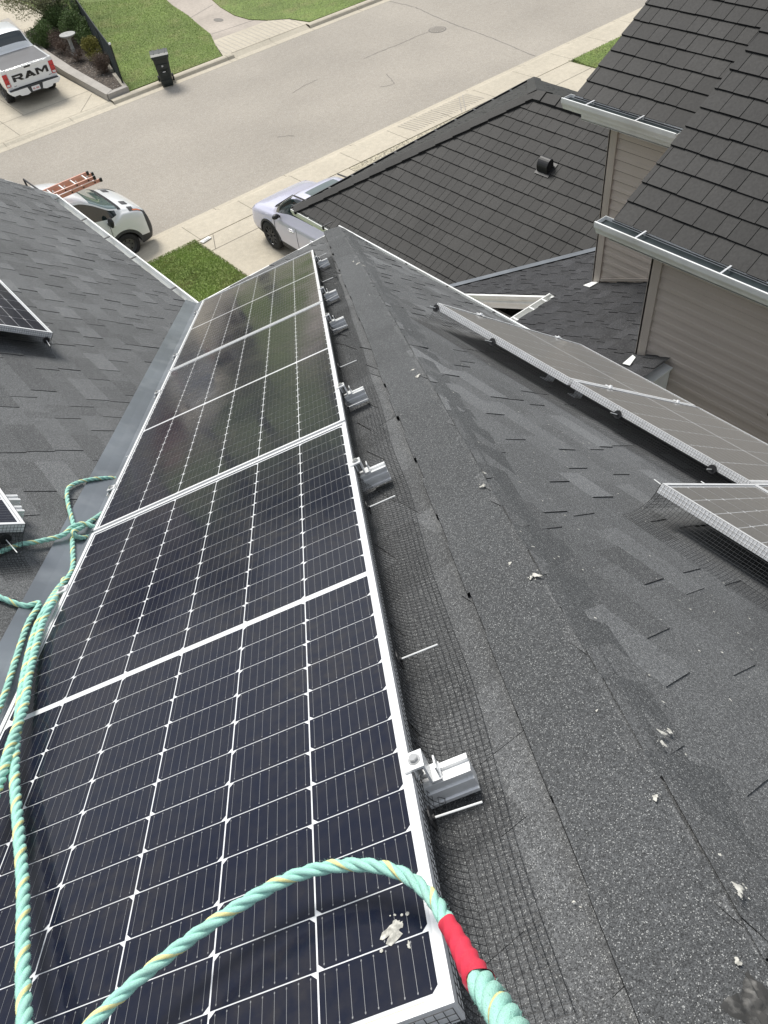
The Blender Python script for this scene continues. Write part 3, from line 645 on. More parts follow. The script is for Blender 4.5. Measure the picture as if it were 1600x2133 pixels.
# foreground loop with red tape
def blend(x, y, k): a = hit(x, y, po, pn); return E0+(a-E0)*k
rope('rope', [blend(130, 2200, .88), blend(190, 2133, .90), blend(300, 2030, .92), blend(450, 1918, .93), blend(600, 1830, .935), blend(720, 1802, .935), blend(820, 1813, .93), blend(893, 1862, .925), blend(945, 1945, .89), blend(990, 2030, .84), blend(1050, 2120, .77), blend(1110, 2230, .70)],
     'teal rope arching over the nearest panel, wrapped in red tape at one end', rads=[.0092, .0092, .0093, .0093, .0092, .0092, .0095, .0108, .0138, .0150, .0158], tape=(.665, .815), lay=.092)
rope('rope', [blend(60, 2230, .90), blend(52, 2133, .92), blend(48, 2000, .935), blend(48, 1850, .95), blend(38, 1720, .955), blend(30, 1600, .96), blend(38, 1500, .965), blend(52, 1400, .97), blend(75, 1310, .98), rf(100, 1260, .02), rl_(122, 1225, .05), rl_(140, 1206, .04), rl_(152, 1180), rl_(151, 1130), rl_(153, 1095), rl_(142, 1050), rl_(141, 1020), rl_(160, 1006), rl_(195, 998), rl_(235, 996, .018), rl_(262, 1004, .012)],
     'long teal rope up the left panel edge, looping over the valley flashing', rads=[.0110, .0110, .0108, .0106, .0102, .0100, .0096, .0093, .0090, .0088, .0088], lay=.084)
rope('rope', [blend(-30, 1700, .93), blend(0, 1625, .94), blend(25, 1545, .95), blend(50, 1470, .96), blend(62, 1400, .97), blend(88, 1300, .98), rf(110, 1255, .02), rl_(128, 1225, .05), rl_(136, 1195, .0), rl_(150, 1170, .0)],
     'shorter teal rope strand crossing the left frame of the nearest panel', rads=[.0118, .0110, .0105, .0100, .0095], lay=.080)
rope('rope', [rl_(-40, 1560, .05), rl_(-8, 1490, .05), rl_(12, 1440, .04), rl_(34, 1370, .03), rl_(58, 1300, .03), rl_(82, 1258, .03), rl_(55, 1262, .02), rl_(25, 1254, .02), rl_(-30, 1232, .02)],
     'teal rope lying on the dark flashing and bending back to the left edge', rad=.0095, lay=.082)
rope('rope', [rl_(-40, 1168, .02), rl_(0, 1150, .02), rl_(40, 1135, .025), rl_(85, 1127, .028), rl_(130, 1115, .035), rl_(150, 1098, .045), rl_(175, 1091, .05), rl_(196, 1098, .05), rl_(208, 1112, .02)],
     'teal rope from the left edge knotted over the loop on the flashing', rad=.0095)
rope('rope', [rl_(225, 1056, .0), rl_(212, 1070, .022), rl_(190, 1085, .03), rl_(168, 1100, .045), rl_(152, 1108, .048), rl_(160, 1118, .035), rl_(176, 1120, .024), rl_(192, 1115, .0), rl_(200, 1108, -.02)],
     'short teal rope loop tucked under the panel frame by the knot', rad=.0095)
# crumpled scrap at the lower right corner
c_f = hit(1600, 2135, A+nS*.012, nS); mb = MB(); g_ = 26; vs = []
for i in range(g_):
    for j in range(g_):
        q = V(i/(g_-1)-.5, j/(g_-1)-.5, 0); hgt = .009*abs(mnoise.noise(Vector((q[0]*4, q[1]*4, 3))))+.010*abs(mnoise.noise(Vector((q[0]*9, q[1]*7, 8))))
        e_ = .075*(1+.35*mnoise.noise(Vector((q[0]*3, q[1]*3, 1)))); vs.append(c_f+Yv*q[1]*e_+upS*q[0]*e_+nS*(hgt+.002))
mb.add(vs, [(i*g_+j, (i+1)*g_+j, (i+1)*g_+j+1, i*g_+j+1) for i in range(g_-1) for j in range(g_-1)])
tag(mb.build('felt_scrap', mk('dusty_felt', (.060, .059, .056), .95, n1=(20, 6, .3, None), n2=(60, 5, .5, (.3, .29, .27))), smooth=True), 'crumpled grey felt scrap at the lower right corner of the roof', 'felt scrap')
# thin cable sagging from the farthest rail
mb = MB(); fl = lambda u_, v_, h_: po+pu*u_+pv*v_+pn*h_
mb.tube(crom([fl(PW-.02, 5.55, -.06), fl(PW+.04, 5.40, -.085), fl(PW+.09, 5.22, -.098), fl(PW+.11, 5.05, -.09), fl(PW+.02, 4.92, -.06)], 6), .003, 6)
tag(mb.build('cable', M['trim']), 'thin grey cable sagging beside the farthest rail end', 'cable')
# ------------------------------------------------------------------ street and gardens
def flat(name, poly, z, mat, kind='structure', depth=.45, side=None, cat=None, label=None):
    mb = MB(); n = len(poly)
    vs = [(x, y, z) for x, y in poly]+[(x, y, z-depth) for x, y in poly]
    mb.add(vs, [tuple(range(n))], 0); mb.add(vs, [(i, n+i, n+(i+1) % n, (i+1) % n) for i in range(n)], 1 if side else 0)
    o = mb.build(name, [M[mat]]+([M[side]] if side else []), auto=True)
    if kind: o['kind'] = kind
    return o
def rect(x0, x1, y0, y1): return [(x0, y0), (x1, y0), (x1, y1), (x0, y1)]
YA, YB = 19.62, 28.78          # asphalt edges
flat('ground', rect(-300, 300, -300, 300), -.10, 'grass', depth=.5)
flat('road', rect(-120, 140, YA, YB), .0, 'asphalt', depth=.2)
# near side: gutter pan, rolled kerb and walk cast in one piece
def strip(name, prof, x0, x1, mat, seg):
    mb = MB(); n = len(prof); a = x0
    while a < x1:
        b = min(a+seg, x1); sh = rnd.uniform(.9, 1.1)
        vs = [(a+.006, y, z) for y, z in prof]+[(b-.006, y, z) for y, z in prof]
        mb.add(vs, [(i, i+1, n+i+1, n+i) for i in range(n-1)], 0, sh)
        vs = [(b-.006, y, z-.012) for y, z in prof]+[(b+.006, y, z-.012) for y, z in prof]
        mb.add(vs, [(i, i+1, n+i+1, n+i) for i in range(n-1)], 1)
        a = b
    o = mb.build(name, [M[mat], M['joint']], auto=True); o['kind'] = 'structure'; return o
strip('kerb', [(YA, -.05), (YA-.001, .004), (YA-.16, .012), (YA-.26, .06), (YA-.34, .085), (YA-.38, .09)], -40, 60, 'concrete', 2.44)
strip('sidewalk', [(YA-.384, .06), (YA-.386, .094), (18.24, .108), (18.235, .0)], -40, 60, 'concrete', 1.83)
strip('kerb', [(YB, -.05), (YB+.001, .004), (YB+.30, .012), (YB+.34, .10), (YB+.40, .125), (YB+.56, .13), (YB+.57, .02)], 10.45, 15.6, 'concrete', 2.44)
strip('kerb', [(YB, -.05), (YB+.001, .004), (YB+.30, .012), (YB+.42, .05), (YB+.57, .10), (YB+.66, .113), (YB+.67, 0)], 15.6, 19.2, 'concrete', 1.8)
strip('kerb', [(YB, -.05), (YB+.001, .004), (YB+.30, .012), (YB+.34, .10), (YB+.40, .125), (YB+.56, .13), (YB+.57, .02)], 19.2, 60, 'concrete', 2.44)
strip('kerb', [(YB, -.05), (YB+.001, .004), (YB+.30, .012), (YB+.45, .06), (YB+.57, .07), (YB+.58, .0)], -40, 10.45, 'concrete', 2.44)
flat('kerb_base', rect(-40, 60, YB+.005, YB+.62), .0, 'concrete', depth=.2)
# drives, lawns on the near side
def slab(name, poly, z, mat, joints=()):
    o = flat(name, poly, z, mat)
    mb = MB()
    for (x0, y0), (x1, y1) in joints:
        a, b = V(x0, y0, z+.004), V(x1, y1, z+.004); t = nrm(b-a); p = V(-t[1], t[0], 0)*.009; mb.quad(a-p, b-p, b+p, a+p)
    if joints: j = mb.build('slab_joint', M['joint'], o)
    return o
slab('driveway', rect(7.43, 12.6, 5.5, 18.22), .10, 'concrete', [((7.43, 17.5), (12.6, 17.5)), ((7.6, 17.5), (7.95, 18.2)), ((7.43, 15.0), (12.6, 15.0)), ((10.1, 5.6), (10.1, 17.5)), ((7.43, 12), (12.6, 12))])
slab('driveway', rect(17.6, 22.05, 3.0, 18.22), .10, 'concrete', [((17.6, 17.3), (22.05, 17.3)), ((19.8, 3), (19.8, 17.3)), ((17.6, 14.6), (22.05, 14.6))])
flat('gravel_bed', rect(12.62, 17.58, 12, 18.21), .10, 'gravel')
flat('lawn', [(-10, 3), (7.41, 3), (7.41, 17.6), (7.36, 18.21), (-10, 18.21)], .13, 'grass')
flat('lawn', [(22.07, 3), (50, 3), (50, 18.21), (22.2, 18.21), (22.07, 17.6)], .13, 'grass')
# far side
slab('driveway', rect(-3, 10.38, YB+.585, 39.6), .07, 'concrete', [((-3, 31.0), (10.38, 31.0)), ((9.3, 29.4), (10.3, 30.6)), ((7.0, 29.4), (7.0, 39.6)), ((-3, 34.6), (10.38, 34.6)), ((4.9, 29.4), (4.9, 31)), ((7.8, 31), (7.8, 39))])
slab('driveway', rect(-3, 13.2, 39.6, 60), .20, 'concrete', [((9.0, 39.7), (11.2, 44)), ((-3, 44), (12, 44))])
fx = [(11.30, 29.45), (11.32, 29.97), (12.02, 32.77), (13.13, 36.74), (14.59, 41.73), (18.6, 56)]
pL = [(15.25, 29.40), (15.7, 30.6), (16.29, 31.94), (16.6, 33.4), (16.95, 34.82), (17.3, 36.9), (17.7, 38.5), (18.6, 43), (19.8, 50), (21, 56)]
flat('lawn', fx+pL[::-1], .13, 'grass')
pR = [(19.45, 29.40), (19.2, 30.5), (18.62, 31.1), (18.2, 32.0), (18.14, 33.04), (18.4, 34.6), (18.9, 36.4), (19.8, 39.5), (21.4, 45), (24, 56)]
flat('lawn', pR+[(70, 56), (70, 29.40)], .13, 'grass')
pw = flat('walking_path', pL[1:]+pR[::-1][:-1], .10, 'path')
mb = MB()
for a, b in (((16.33, 31.95), (18.6, 31.75)), ((16.9, 34.6), (18.4, 35.2))):
    p, q = V(*a, .104), V(*b, .104); t = nrm(q-p); c = V(-t[1], t[0], 0)*.015; mb.quad(p-c, q-c, q+c, p+c)
mb.add([(17.45+.17*math.cos(a), 33.2+.30*math.sin(a), .106) for a in [i*math.pi/6 for i in range(12)]], [tuple(range(12))])
mb.build('path_crack', M['tar'], pw)
mb = MB()      # grooved crossing ramp
rpz = [(15.28, 29.36), (19.42, 29.36), (19.15, 30.5), (18.6, 31.15), (15.95, 31.2)]
mb.add([(x, y, .112) for x, y in rpz]+[(x, y, -.1) for x, y in rpz], [(0, 1, 2, 3, 4)]+[(i, 5+i, 5+(i+1) % 5, (i+1) % 5) for i in range(5)])
o = mb.build('crossing_ramp', M['concrete']); o['kind'] = 'structure'
mb = MB()
for i in range(17):
    x = 15.5+i*.225; mb.quad((x, 29.45, .116), (x+.02, 29.45, .116), (x+.02+.1, 31.0, .116), (x+.1, 31.0, .116))
mb.build('ramp_groove', M['concrete_grey'], o)
mb = MB()      # grooved ramp in the near walk
for i in range(24):
    x = 15.3+i*.125; mb.quad((x, YA-.42, .112), (x+.018, YA-.42, .112), (x+.018+.10, 18.45, .117), (x+.10, 18.45, .117))
for x in (17.9, 18.06): mb.quad((x, YA-.40, .113), (x+.03, YA-.40, .113), (x-.72, 18.3, .118), (x-.75, 18.3, .118))
o = mb.build('ramp_groove', M['concrete_grey']); o['kind'] = 'structure'
# road cracks and manhole
def crack(pts, w_, seed):
    mb = MB(); r = random.Random(seed); P_ = crom([V(x, y, .004) for x, y in pts], 9); k = len(P_)
    P_ = [p+V(r.uniform(-.02, .02), r.uniform(-.02, .02), 0) for p in P_]
    for i in range(k-1):
        t = nrm(P_[i+1]-P_[i]); c = V(-t[1], t[0], 0)*w_*r.uniform(.6, 1.3)/2; mb.quad(P_[i]-c, P_[i+1]-c, P_[i+1]+c, P_[i]+c)
    o = mb.build('road_crack', M['tar']); o['kind'] = 'structure'
crack([(23.05, 28.7), (23.1, 27.2), (22.8, 25.6), (22.6, 24.3), (22.4, 22.4), (21.95, 19.7)], .035, 1)
crack([(18.4, 24.7), (19.3, 24.72), (20.2, 24.66), (21.0, 24.7), (21.55, 24.66)], .03, 2)
crack([(17.1, 22.2), (17.5, 22.0), (17.7, 22.3), (17.95, 22.9)], .025, 3); crack([(15.0, 24.4), (15.6, 24.55), (16.2, 24.6)], .025, 4); crack([(12.6, 21.9), (12.9, 21.7), (13.0, 21.5)], .025, 5)
mh = MB(); mh.tube([(21.88, 24.55, -.02), (21.88, 24.55, .006)], .34, 36, 0); mh.tube([(21.88, 24.55, .0), (21.88, 24.55, .010)], .29, 36, 1)
for i in range(-3, 4):
    ww = math.sqrt(.07-(i*.07)**2) if abs(i*.07) < .25 else .05; mh.cbox((21.88, 24.55+i*.07, .012), 2*ww, .018, .005, 0)
tag(mh.build('manhole_cover', [M['tar'], M['asphalt']]), 'round iron manhole cover in the road asphalt by a long crack', 'manhole cover')
# grass blades on the lawns that show their tufts
mb = MB(); rg = random.Random(21)
def tuft(x, y, z, h):
    a = rg.uniform(0, 6.28); c, s = math.cos(a)*.009, math.sin(a)*.009; l1, l2 = rg.uniform(-.02, .02), rg.uniform(-.02, .02)
    mb.add([(x-c, y-s, z), (x+c, y+s, z), (x+l1, y+l2, z+h)], [(0, 1, 2)], 0, rg.uniform(.6, 1.5))
def inpoly(x, y, poly):
    ins = False; j = len(poly)-1
    for i in range(len(poly)):
        if (poly[i][1] > y) != (poly[j][1] > y) and x < (poly[j][0]-poly[i][0])*(y-poly[i][1])/(poly[j][1]-poly[i][1])+poly[i][0]: ins = not ins
        j = i
    return ins
lawnA = fx[:5]+pL[:7][::-1]
for _ in range(26000):
    x, y = rg.uniform(5.4, 7.46), rg.uniform(14.8, 18.3); tuft(x, y, .125, rg.uniform(.02, .05))
for _ in range(80000):
    x, y = rg.uniform(11.3, 18), rg.uniform(29.4, 43)
    if inpoly(x, y, lawnA): tuft(x, y, .12, rg.uniform(.02, .055))
for _ in range(12000):
    x, y = rg.uniform(18.2, 25), rg.uniform(29.4, 39)
    if inpoly(x, y, pR[:8]+[(26, 40), (26, 29.4)]): tuft(x, y, .12, rg.uniform(.02, .055))
for _ in range(8000):
    tuft(rg.uniform(22.0, 26), rg.uniform(15.5, 18.25), .12, rg.uniform(.02, .05))
tag(mb.build('grass', M['blade']), 'short grass blades covering the lawn patches', 'grass', kind='stuff')
# far bed: retaining kerb, mulch, timber edge
mb = MB(); rk = [(10.40, 29.40), (10.42, 33), (10.56, 36), (10.95, 39.5), (11.3, 42)]
rk2 = [(10.74, 29.62), (10.80, 33), (10.98, 36), (11.35, 39.5), (11.7, 42)]
n = len(rk); vs = [(x, y, .30) for x, y in rk]+[(x, y, .30) for x, y in rk2]+[(x, y, .0) for x, y in rk]+[(x, y, .0) for x, y in rk2]
mb.add(vs, [(i, i+1, n+i+1, n+i) for i in range(n-1)]+[(i, 2*n+i, 2*n+i+1, i+1) for i in range(n-1)]+[(n+i, n+i+1, 3*n+i+1, 3*n+i) for i in range(n-1)]+[(0, n, 3*n, 2*n)])
mb.box((10.45, 29.38, 0), (.82, .02, 0), (-.02, .22, 0), (0, 0, .29))
tag(mb.build('retaining_wall', M['concrete_grey'], auto=True), 'low grey concrete retaining wall between the far driveway and the shrub bed', 'retaining wall')
flat('planting_bed', [(10.8, 29.6), (11.25, 29.6), (11.9, 32.8), (13.0, 36.8), (14.4, 41.7), (13.4, 41.7), (12.1, 39.9), (11.3, 39.5), (10.98, 36)], .20, 'mulch')
mb = MB()
for (x0, y0), (x1, y1) in (((11.16, 29.62), (11.52, 31.2)), ((11.62, 31.6), (12.35, 34.6))):
    t = nrm(V(x1-x0, y1-y0, 0)); mb.box((x0, y0, .0), (x1-x0, y1-y0, 0), (t[1]*.16, -t[0]*.16, 0), (0, 0, .27))
tag(mb.build('timber_edging', mk('weathered_timber', (.36, .33, .27), .85, n1=(3, 6, .25, None), n2=(14, 5, .3, (.12, .11, .09)))), 'weathered pale edging boards along the chain link fence bed', 'edging')
# fence
f = empty('chain_link_fence', loc=(11.3, 29.97, .1)); tag(f, 'black chain link fence with slim posts between the shrub bed and the lawn', 'fence')
fp = [V(11.34, 29.97, .1), V(12.02, 32.6, .1), V(13.13, 36.74, .1), V(14.59, 41.73, .1), V(16.3, 47.5, .1)]
hF = 1.32
for i, p in enumerate(fp):
    mb = MB(); mb.tube([p, p+Zv*(hF+(.12 if i == 0 else 0))], .034, 8); po_ = mb.build('fence_post', M['fence'], f)
    if i == 0: mb = MB(); mb.sphere(p+Zv*(hF+.13), .045, .045, .045); mb.build('post_cap', M['white_metal'], po_)
mb = MB(); mb.tube([p+Zv*hF for p in fp], .024, 6); mb.build('top_rail', M['fence'], f)
mb = MB()
for a, b in zip(fp[:-1], fp[1:]):
    ln = np.linalg.norm(b-a); t = (b-a)/ln; k = -hF; pc = .055
    while k < ln:
        for s in (1, -1):
            x0, z0, x1, z1 = (k, .03, k+hF, hF) if s == 1 else (k, hF, k+hF, .03)
            if x0 < 0: z0 += (z1-z0)*(-x0/(x1-x0)); x0 = 0
            if x1 > ln: z1 = z0+(z1-z0)*((ln-x0)/(x1-x0)); x1 = ln
            if x1 > x0: mb.tube([a+t*x0+Zv*z0, a+t*x1+Zv*z1], .0042, 3, cap=False)
        k += pc
mb.build('chain_link_mesh', M['fence'], f)
# ------------------------------------------------------------------ planting
def leaves(mb, c, rx, ry, rz, n, size, seed, shell=.35, clump=9):
    r = random.Random(seed); cl_ = []
    for _ in range(clump):
        u = r.uniform(0, 6.283); v = r.uniform(-.6, 1); q = math.sqrt(1-v*v)*r.uniform(.4, 1)
        cl_.append((V(rx*q*math.cos(u), ry*q*math.sin(u), rz*v*r.uniform(.5, 1)), r.uniform(.5, 1.5)))
    for _ in range(n):
        cc, tone = cl_[int(r.random()*clump)]
        d = V(r.gauss(0, 1), r.gauss(0, 1), r.gauss(0, 1)); d = d/np.linalg.norm(d)*(r.random()**.5)*min(rx, ry, rz)*.62
        p = c+cc*.75+d; a = nrm(V(r.gauss(0, 1), r.gauss(0, 1), r.gauss(0, 1))); b = nrm(np.cross(a, V(r.gauss(0, 1), r.gauss(0, 1), r.gauss(0, 1)))); s = size*r.uniform(.5, 1.4)
        mb.add([p, p+a*s+b*s*.35, p+a*s*1.7, p+a*s-b*s*.35], [(0, 1, 2, 3)], 0, max(.1, min(1.95, tone*r.uniform(.55, 1.35))))
def branches(mb, c, h, spread, n, seed, r0=.03, lean=.3, sub=3):
    r = random.Random(seed)
    for i in range(n):
        a = 6.283*i/n+r.uniform(-.4, .4); ln = h*r.uniform(.7, 1.1); e = c+V(math.cos(a)*spread*r.uniform(.5, 1), math.sin(a)*spread*r.uniform(.5, 1), ln)
        mid = c+(e-c)*.5+V(r.gauss(0, .08), r.gauss(0, .08), .1)*h; pts = crom([c, mid, e], 5); mb.tube(pts, r0, 5, rs=[r0*(1-.85*k/(len(pts)-1)) for k in range(len(pts))])
        for _ in range(sub):
            q = pts[r.randrange(3, len(pts)-1)]; d = V(r.gauss(0, .5), r.gauss(0, .5), r.uniform(.1, .7))*h*.38; mb.tube([q, q+d*.5+V(0, 0, .03), q+d], r0*.3, 4, rs=[r0*.32, r0*.2, r0*.08])
def shrub(name, c, rx, ry, rz, mat, n, label, seed, size=.045, stems=7, group=None, cat='shrub'):
    root = empty(name, loc=c); tag(root, label, cat, group); c = np.array(c, float)
    mb = MB(); branches(mb, c, rz*1.5, max(rx, ry)*.8, stems, seed, .014); mb.build('stem', M['bark'], root)
    mb = MB(); leaves(mb, c+V(0, 0, rz*.85), rx, ry, rz, n, size, seed+1); mb.build('foliage', M[mat], root)
    return root
sg = 'shrubs in the bed beyond the street'
t_ = empty('tree', loc=(12.4, 38.6, .2)); tag(t_, 'half leafed olive tree with bare twigs behind the bird bath', 'tree')
mb = MB(); tc_ = V(12.3, 38.3, .2); mb.tube(crom([tc_, tc_+V(.05, .1, .5), tc_+V(.1, .1, 1.0)], 6), .14, 9, rs=[.17-.07*i/12 for i in range(13)]); mb.build('trunk', M['bark'], t_)
mb = MB(); branches(mb, tc_+V(.05, .0, .5), 1.3, 2.0, 20, 5, .045, sub=9); mb.build('branches', mk('twig_bark', (.26, .24, .18), .85), t_)
mb = MB(); leaves(mb, tc_+V(-.15, .2, 1.35), 1.9, 1.8, .75, 13000, .042, 77, clump=50); mb.build('crown', M['leaf_olive'], t_)
shrub('juniper', (11.25, 37.1, .2), .8, .95, .55, 'leaf_green', 9000, 'dark green shrub leaning over the pale drive behind the truck', 31, .035, group=sg)
shrub('juniper', (12.75, 37.6, .2), 1.0, 1.3, .75, 'leaf_green', 12000, 'large dark green evergreen beneath the tree beside the fence', 33, .035, group=sg)
shrub('shrub', (12.35, 35.7, .2), .6, 1.1, .6, 'leaf_green', 8000, 'bright green shrub against the fence right of the bird bath', 35, .04, group=sg)
shrub('shrub', (11.55, 35.6, .2), .65, .8, .42, 'leaf_brown', 5200, 'brown twiggy shrub left of the bird bath behind the retaining wall', 37, .022, 16, group=sg)
shrub('shrub', (11.85, 33.4, .2), .50, .75, .42, 'leaf_yellow', 7000, 'yellow green shrub in front of the bird bath', 39, .032, group=sg)
shrub('shrub', (11.55, 31.9, .2), .50, .62, .36, 'leaf_brown', 5200, 'rusty brown shrub in the nearest part of the bed by the fence', 41, .024, 16, group=sg)
shrub('shrub', (11.35, 33.9, .2), .42, .55, .30, 'leaf_brown', 3000, 'low grey brown twigs beneath the bird bath by the retaining wall', 43, .018, 18, group=sg)
# bird bath
bb = empty('bird_bath', loc=(11.5, 34.45, .2)); tag(bb, 'pale stone bird bath on a slim pedestal among the shrubs', 'bird bath')
def lathe(mb, c, prof, k=28, mi=0):
    c = np.array(c, float); n = len(prof); vs = [c+V(r*math.cos(2*math.pi*j/k), r*math.sin(2*math.pi*j/k), z) for r, z in prof for j in range(k)]
    mb.add(vs, [(i*k+j, i*k+(j+1) % k, (i+1)*k+(j+1) % k, (i+1)*k+j) for i in range(n-1) for j in range(k)], mi)
mb = MB(); lathe(mb, (11.5, 34.45, .2), [(.16, 0), (.16, .06), (.09, .12), (.065, .4), (.07, .62), (.11, .70)]); mb.build('pedestal', M['stone'], bb, smooth=True)
mb = MB(); lathe(mb, (11.5, 34.45, .2), [(.08, .68), (.22, .74), (.31, .80), (.31, .83), (.27, .82), (.12, .775), (0.001, .77)]); mb.build('basin', M['stone'], bb, smooth=True)
# porch corner of the house across the street and its step rail
bh = empty('porch', loc=(8.6, 40, .1)); tag(bh, 'reddish brown porch pier at the left edge beyond the pickup', 'porch')
mb = MB(); mb.box((7.2, 39.8, .1), (1.35, 0, 0), (0, 7, 0), (0, 0, 1.9)); mb.build('pier', M['brick'], bh)
mb = MB(); mb.box((8.55, 39.6, .1), (.28, 0, 0), (0, 7.2, 0), (0, 0, 1.25)); mb.build('ledge', mk('render_cap', (.40, .34, .30), .8), bh)
hr = empty('step_rail', loc=(9.4, 40.2, .2)); tag(hr, 'thin bent metal step rail beside the far porch', 'handrail')
mb = MB(); mb.tube(crom([V(9.0, 42.2, 1.3), V(9.25, 41.9, 1.32), V(9.45, 41.0, 1.05), V(9.6, 40.2, .6), V(9.62, 40.0, .2)], 6), .022, 8); mb.build('rail', M['fence'], hr)
# ------------------------------------------------------------------ wheeled bin
def bin_():
    root = empty('wheelie_bin', Matrix.Translation((12.62, 29.02, .03)) @ Matrix.Rotation(math.radians(-24), 4, 'Z')); tag(root, 'black wheeled rubbish bin with closed lid standing in the far gutter', 'bin')
    mb = MB(); lv = [(0, .40, .46), (.12, .42, .50), (.75, .52, .60), (.92, .55, .64), (.93, .60, .69), (1.0, .60, .69)]
    vs = []; ch = .05
    for z, wx, wy in lv:
        a, b = wx/2, wy/2; off = .0 if z < .1 else .03*z
        vs += [(x, y-off*0, z) for x, y in ((-a+ch, -b), (a-ch, -b), (a, -b+ch), (a, b-ch), (a-ch, b), (-a+ch, b), (-a, b-ch), (-a, -b+ch))]
    mb.add(vs, [(i*8+j, i*8+(j+1) % 8, (i+1)*8+(j+1) % 8, (i+1)*8+j) for i in range(5) for j in range(8)]+[tuple(range(8))[::-1], tuple(range(40, 48))])
    mb.box((-.21, -.322, .60), (.42, 0, 0), (0, .03, -.05), (0, 0, .16)); mb.box((-.20, -.275, .1), (.4, 0, 0), (0, .05, 0), (0, 0, .12)); mb.cbox((0, -.285, .42), .20, .03, .13)
    mb.build('body', M['binp'], root, world=False, bevel=.008)
    mb = MB(); 
    for i, (x, zt) in enumerate(((-.30, 1.01), )):
        prof = [(-.36, 1.0), (-.35, 1.035), (-.20, 1.07), (.15, 1.085), (.33, 1.05), (.37, 1.0)]
        mb.ext(prof, (-.315, 0, 0), (0, 1, 0), (0, 0, 1), (.63, 0, 0))
    for x in (-.2, 0, .2): mb.box((x-.02, -.2, 1.07), (.04, 0, 0), (0, .42, .02), (0, 0, .014))
    mb.build('lid', M['binp'], root, world=False, bevel=.006)
    mb = MB(); mb.tube([(-.27, .39, .98), (.27, .39, .98)], .017, 8); mb.build('handle', M['binp'], root, world=False)
    for x in (-.26, .26):
        mb = MB(); mb.tube([(x-.03, .24, .125), (x+.03, .24, .125)], .125, 20); mb.build('wheel', M['tyre'], root, world=False)
    mb = MB(); mb.box((-.05, -.335, .50), (.10, 0, 0), (0, 0, .022), (0, -.004, 0)); mb.box((-.035, -.352, .685), (.012, 0, 0), (0, .0, .05), (0, -.004, 0)); mb.box((-.012, -.352, .685), (.012, 0, 0), (0, .0, .05), (0, -.004, 0)); mb.box((.012, -.352, .685), (.012, 0, 0), (0, .0, .05), (0, -.004, 0)); mb.box((-.035, -.352, .683), (.06, 0, 0), (0, 0, .012), (0, -.004, 0))
    mb.build('marking', M['plate'], root, world=False)
bin_()
mb = MB(); mb.box((7.52, 17.98, .11), (.30, .06, 0), (-.03, .13, 0), (0, 0, .025)); mb.box((7.58, 18.02, .135), (.16, .03, 0), (-.02, .06, 0), (0, 0, .012))
tag(mb.build('water_valve_box', M['door_white'], bevel=.004), 'small white box lid where lawn, walk and driveway meet', 'valve box')
# ------------------------------------------------------------------ neighbour house
nb = empty('house', loc=(7, 4, 0)); tag(nb, 'taupe sided neighbour house on the right with dark tile roofs and white gutters', 'house')
def tiles(name, O, e, s, n, x0, x1, y1, parent, clips=(), exp=.186, seed=1, ws=(.115, .14, .165, .19, .22), lift=.0155):
    r = random.Random(seed); mb = MB(); P = lambda a, b, h: O+e*a+s*b+n*h
    mb.add([P(x0, 0, -.004), P(x1, 0, -.004), P(x1, y1, -.004), P(x0, y1, -.004)], [(0, 1, 2, 3)], 1)
    mb.add([P(x0, -.01, -.03), P(x1, -.01, -.03), P(x1, -.01, .006), P(x0, -.01, .006)], [(0, 1, 2, 3)], 1)
    for k in range(int(y1/exp)):
        x = x0-r.uniform(0, .2); ya = k*exp; yb = ya+exp+.012
        while x < x1:
            w_ = r.choice(ws)*r.uniform(.95, 1.05); a, b = max(x, x0)+.0028, min(x+w_, x1)-.0028
            if b > a+.01:
                h0, h1 = lift*r.uniform(.85, 1.15), .001; sh = r.uniform(.55, 1.5); dy = r.uniform(-.003, .003)
                mb.add([P(a, ya+dy, h0), P(b, ya+dy, h0), P(b, yb, h1), P(a, yb, h1)], [(0, 1, 2, 3)], 0, sh)
                mb.add([P(a, ya+dy, -.003), P(b, ya+dy, -.003), P(b, ya+dy, h0), P(a, ya+dy, h0)], [(0, 1, 2, 3)], 1)
                for q in (a, b): mb.add([P(q, ya+dy, -.003), P(q, ya+dy, h0), P(q, yb, h1), P(q, yb, -.003)], [(0, 1, 2, 3)], 1)
            x += w_
    return mb.build(name, [M['tile'], M['tile_gap']], parent, clips=clips)
tN = .57; nN = nrm((-tN, 0, 1)); upN = nrm((1, 0, tN))
Xw1, Xw2, X1, X2 = 6.8, 5.25, 6.38, 4.84
g1 = onx(1172, 208, X1); g1b = onx(1407, 281, X1); g2 = onx(1242, 464, X2)
z1 = (g1[2]+g1b[2])/2; z2 = g2[2]-.01
R1o = V(X1+.15, -2, z1-.01); R2o = V(X2+.15, -4, z2-.01)
v1 = hit(1204, 192, R1o, nN)[1]; v2 = (hit(1281, 452, R2o, nN)[1]+hit(1440, 247, R2o, nN)[1])/2
tiles('roof_slope', R1o, Yv, upN, nN, 0, v1+2, 6.5, nb, seed=51)
tiles('roof_slope', R2o, Yv, upN, nN, 0, v2+4, 8.5, nb, seed=52)
mb = MB()      # gable walls closing the ends of the two roofs
for y_, o_, wx in ((v1-.35, R1o, Xw1), (v2-.35, R2o, Xw2)):
    mb.ext([(wx-o_[0], -.08), (6.5, -.08), (6.5, 6.5*tN-.1), (wx-o_[0], (wx-o_[0])*tN-.1)], V(o_[0], y_, o_[2]), Xv, Zv, V(0, -.05, 0))
mb.build('gable_wall', M['siding'], nb)
mb = MB()
for y_, o_ in ((v1, R1o), (v2, R2o)): mb.box(V(o_[0], y_-.03, o_[2]-.15), upN*8, (0, .025, 0), (0, 0, .14))
mb.build('rake_board', M['siding_post'], nb)
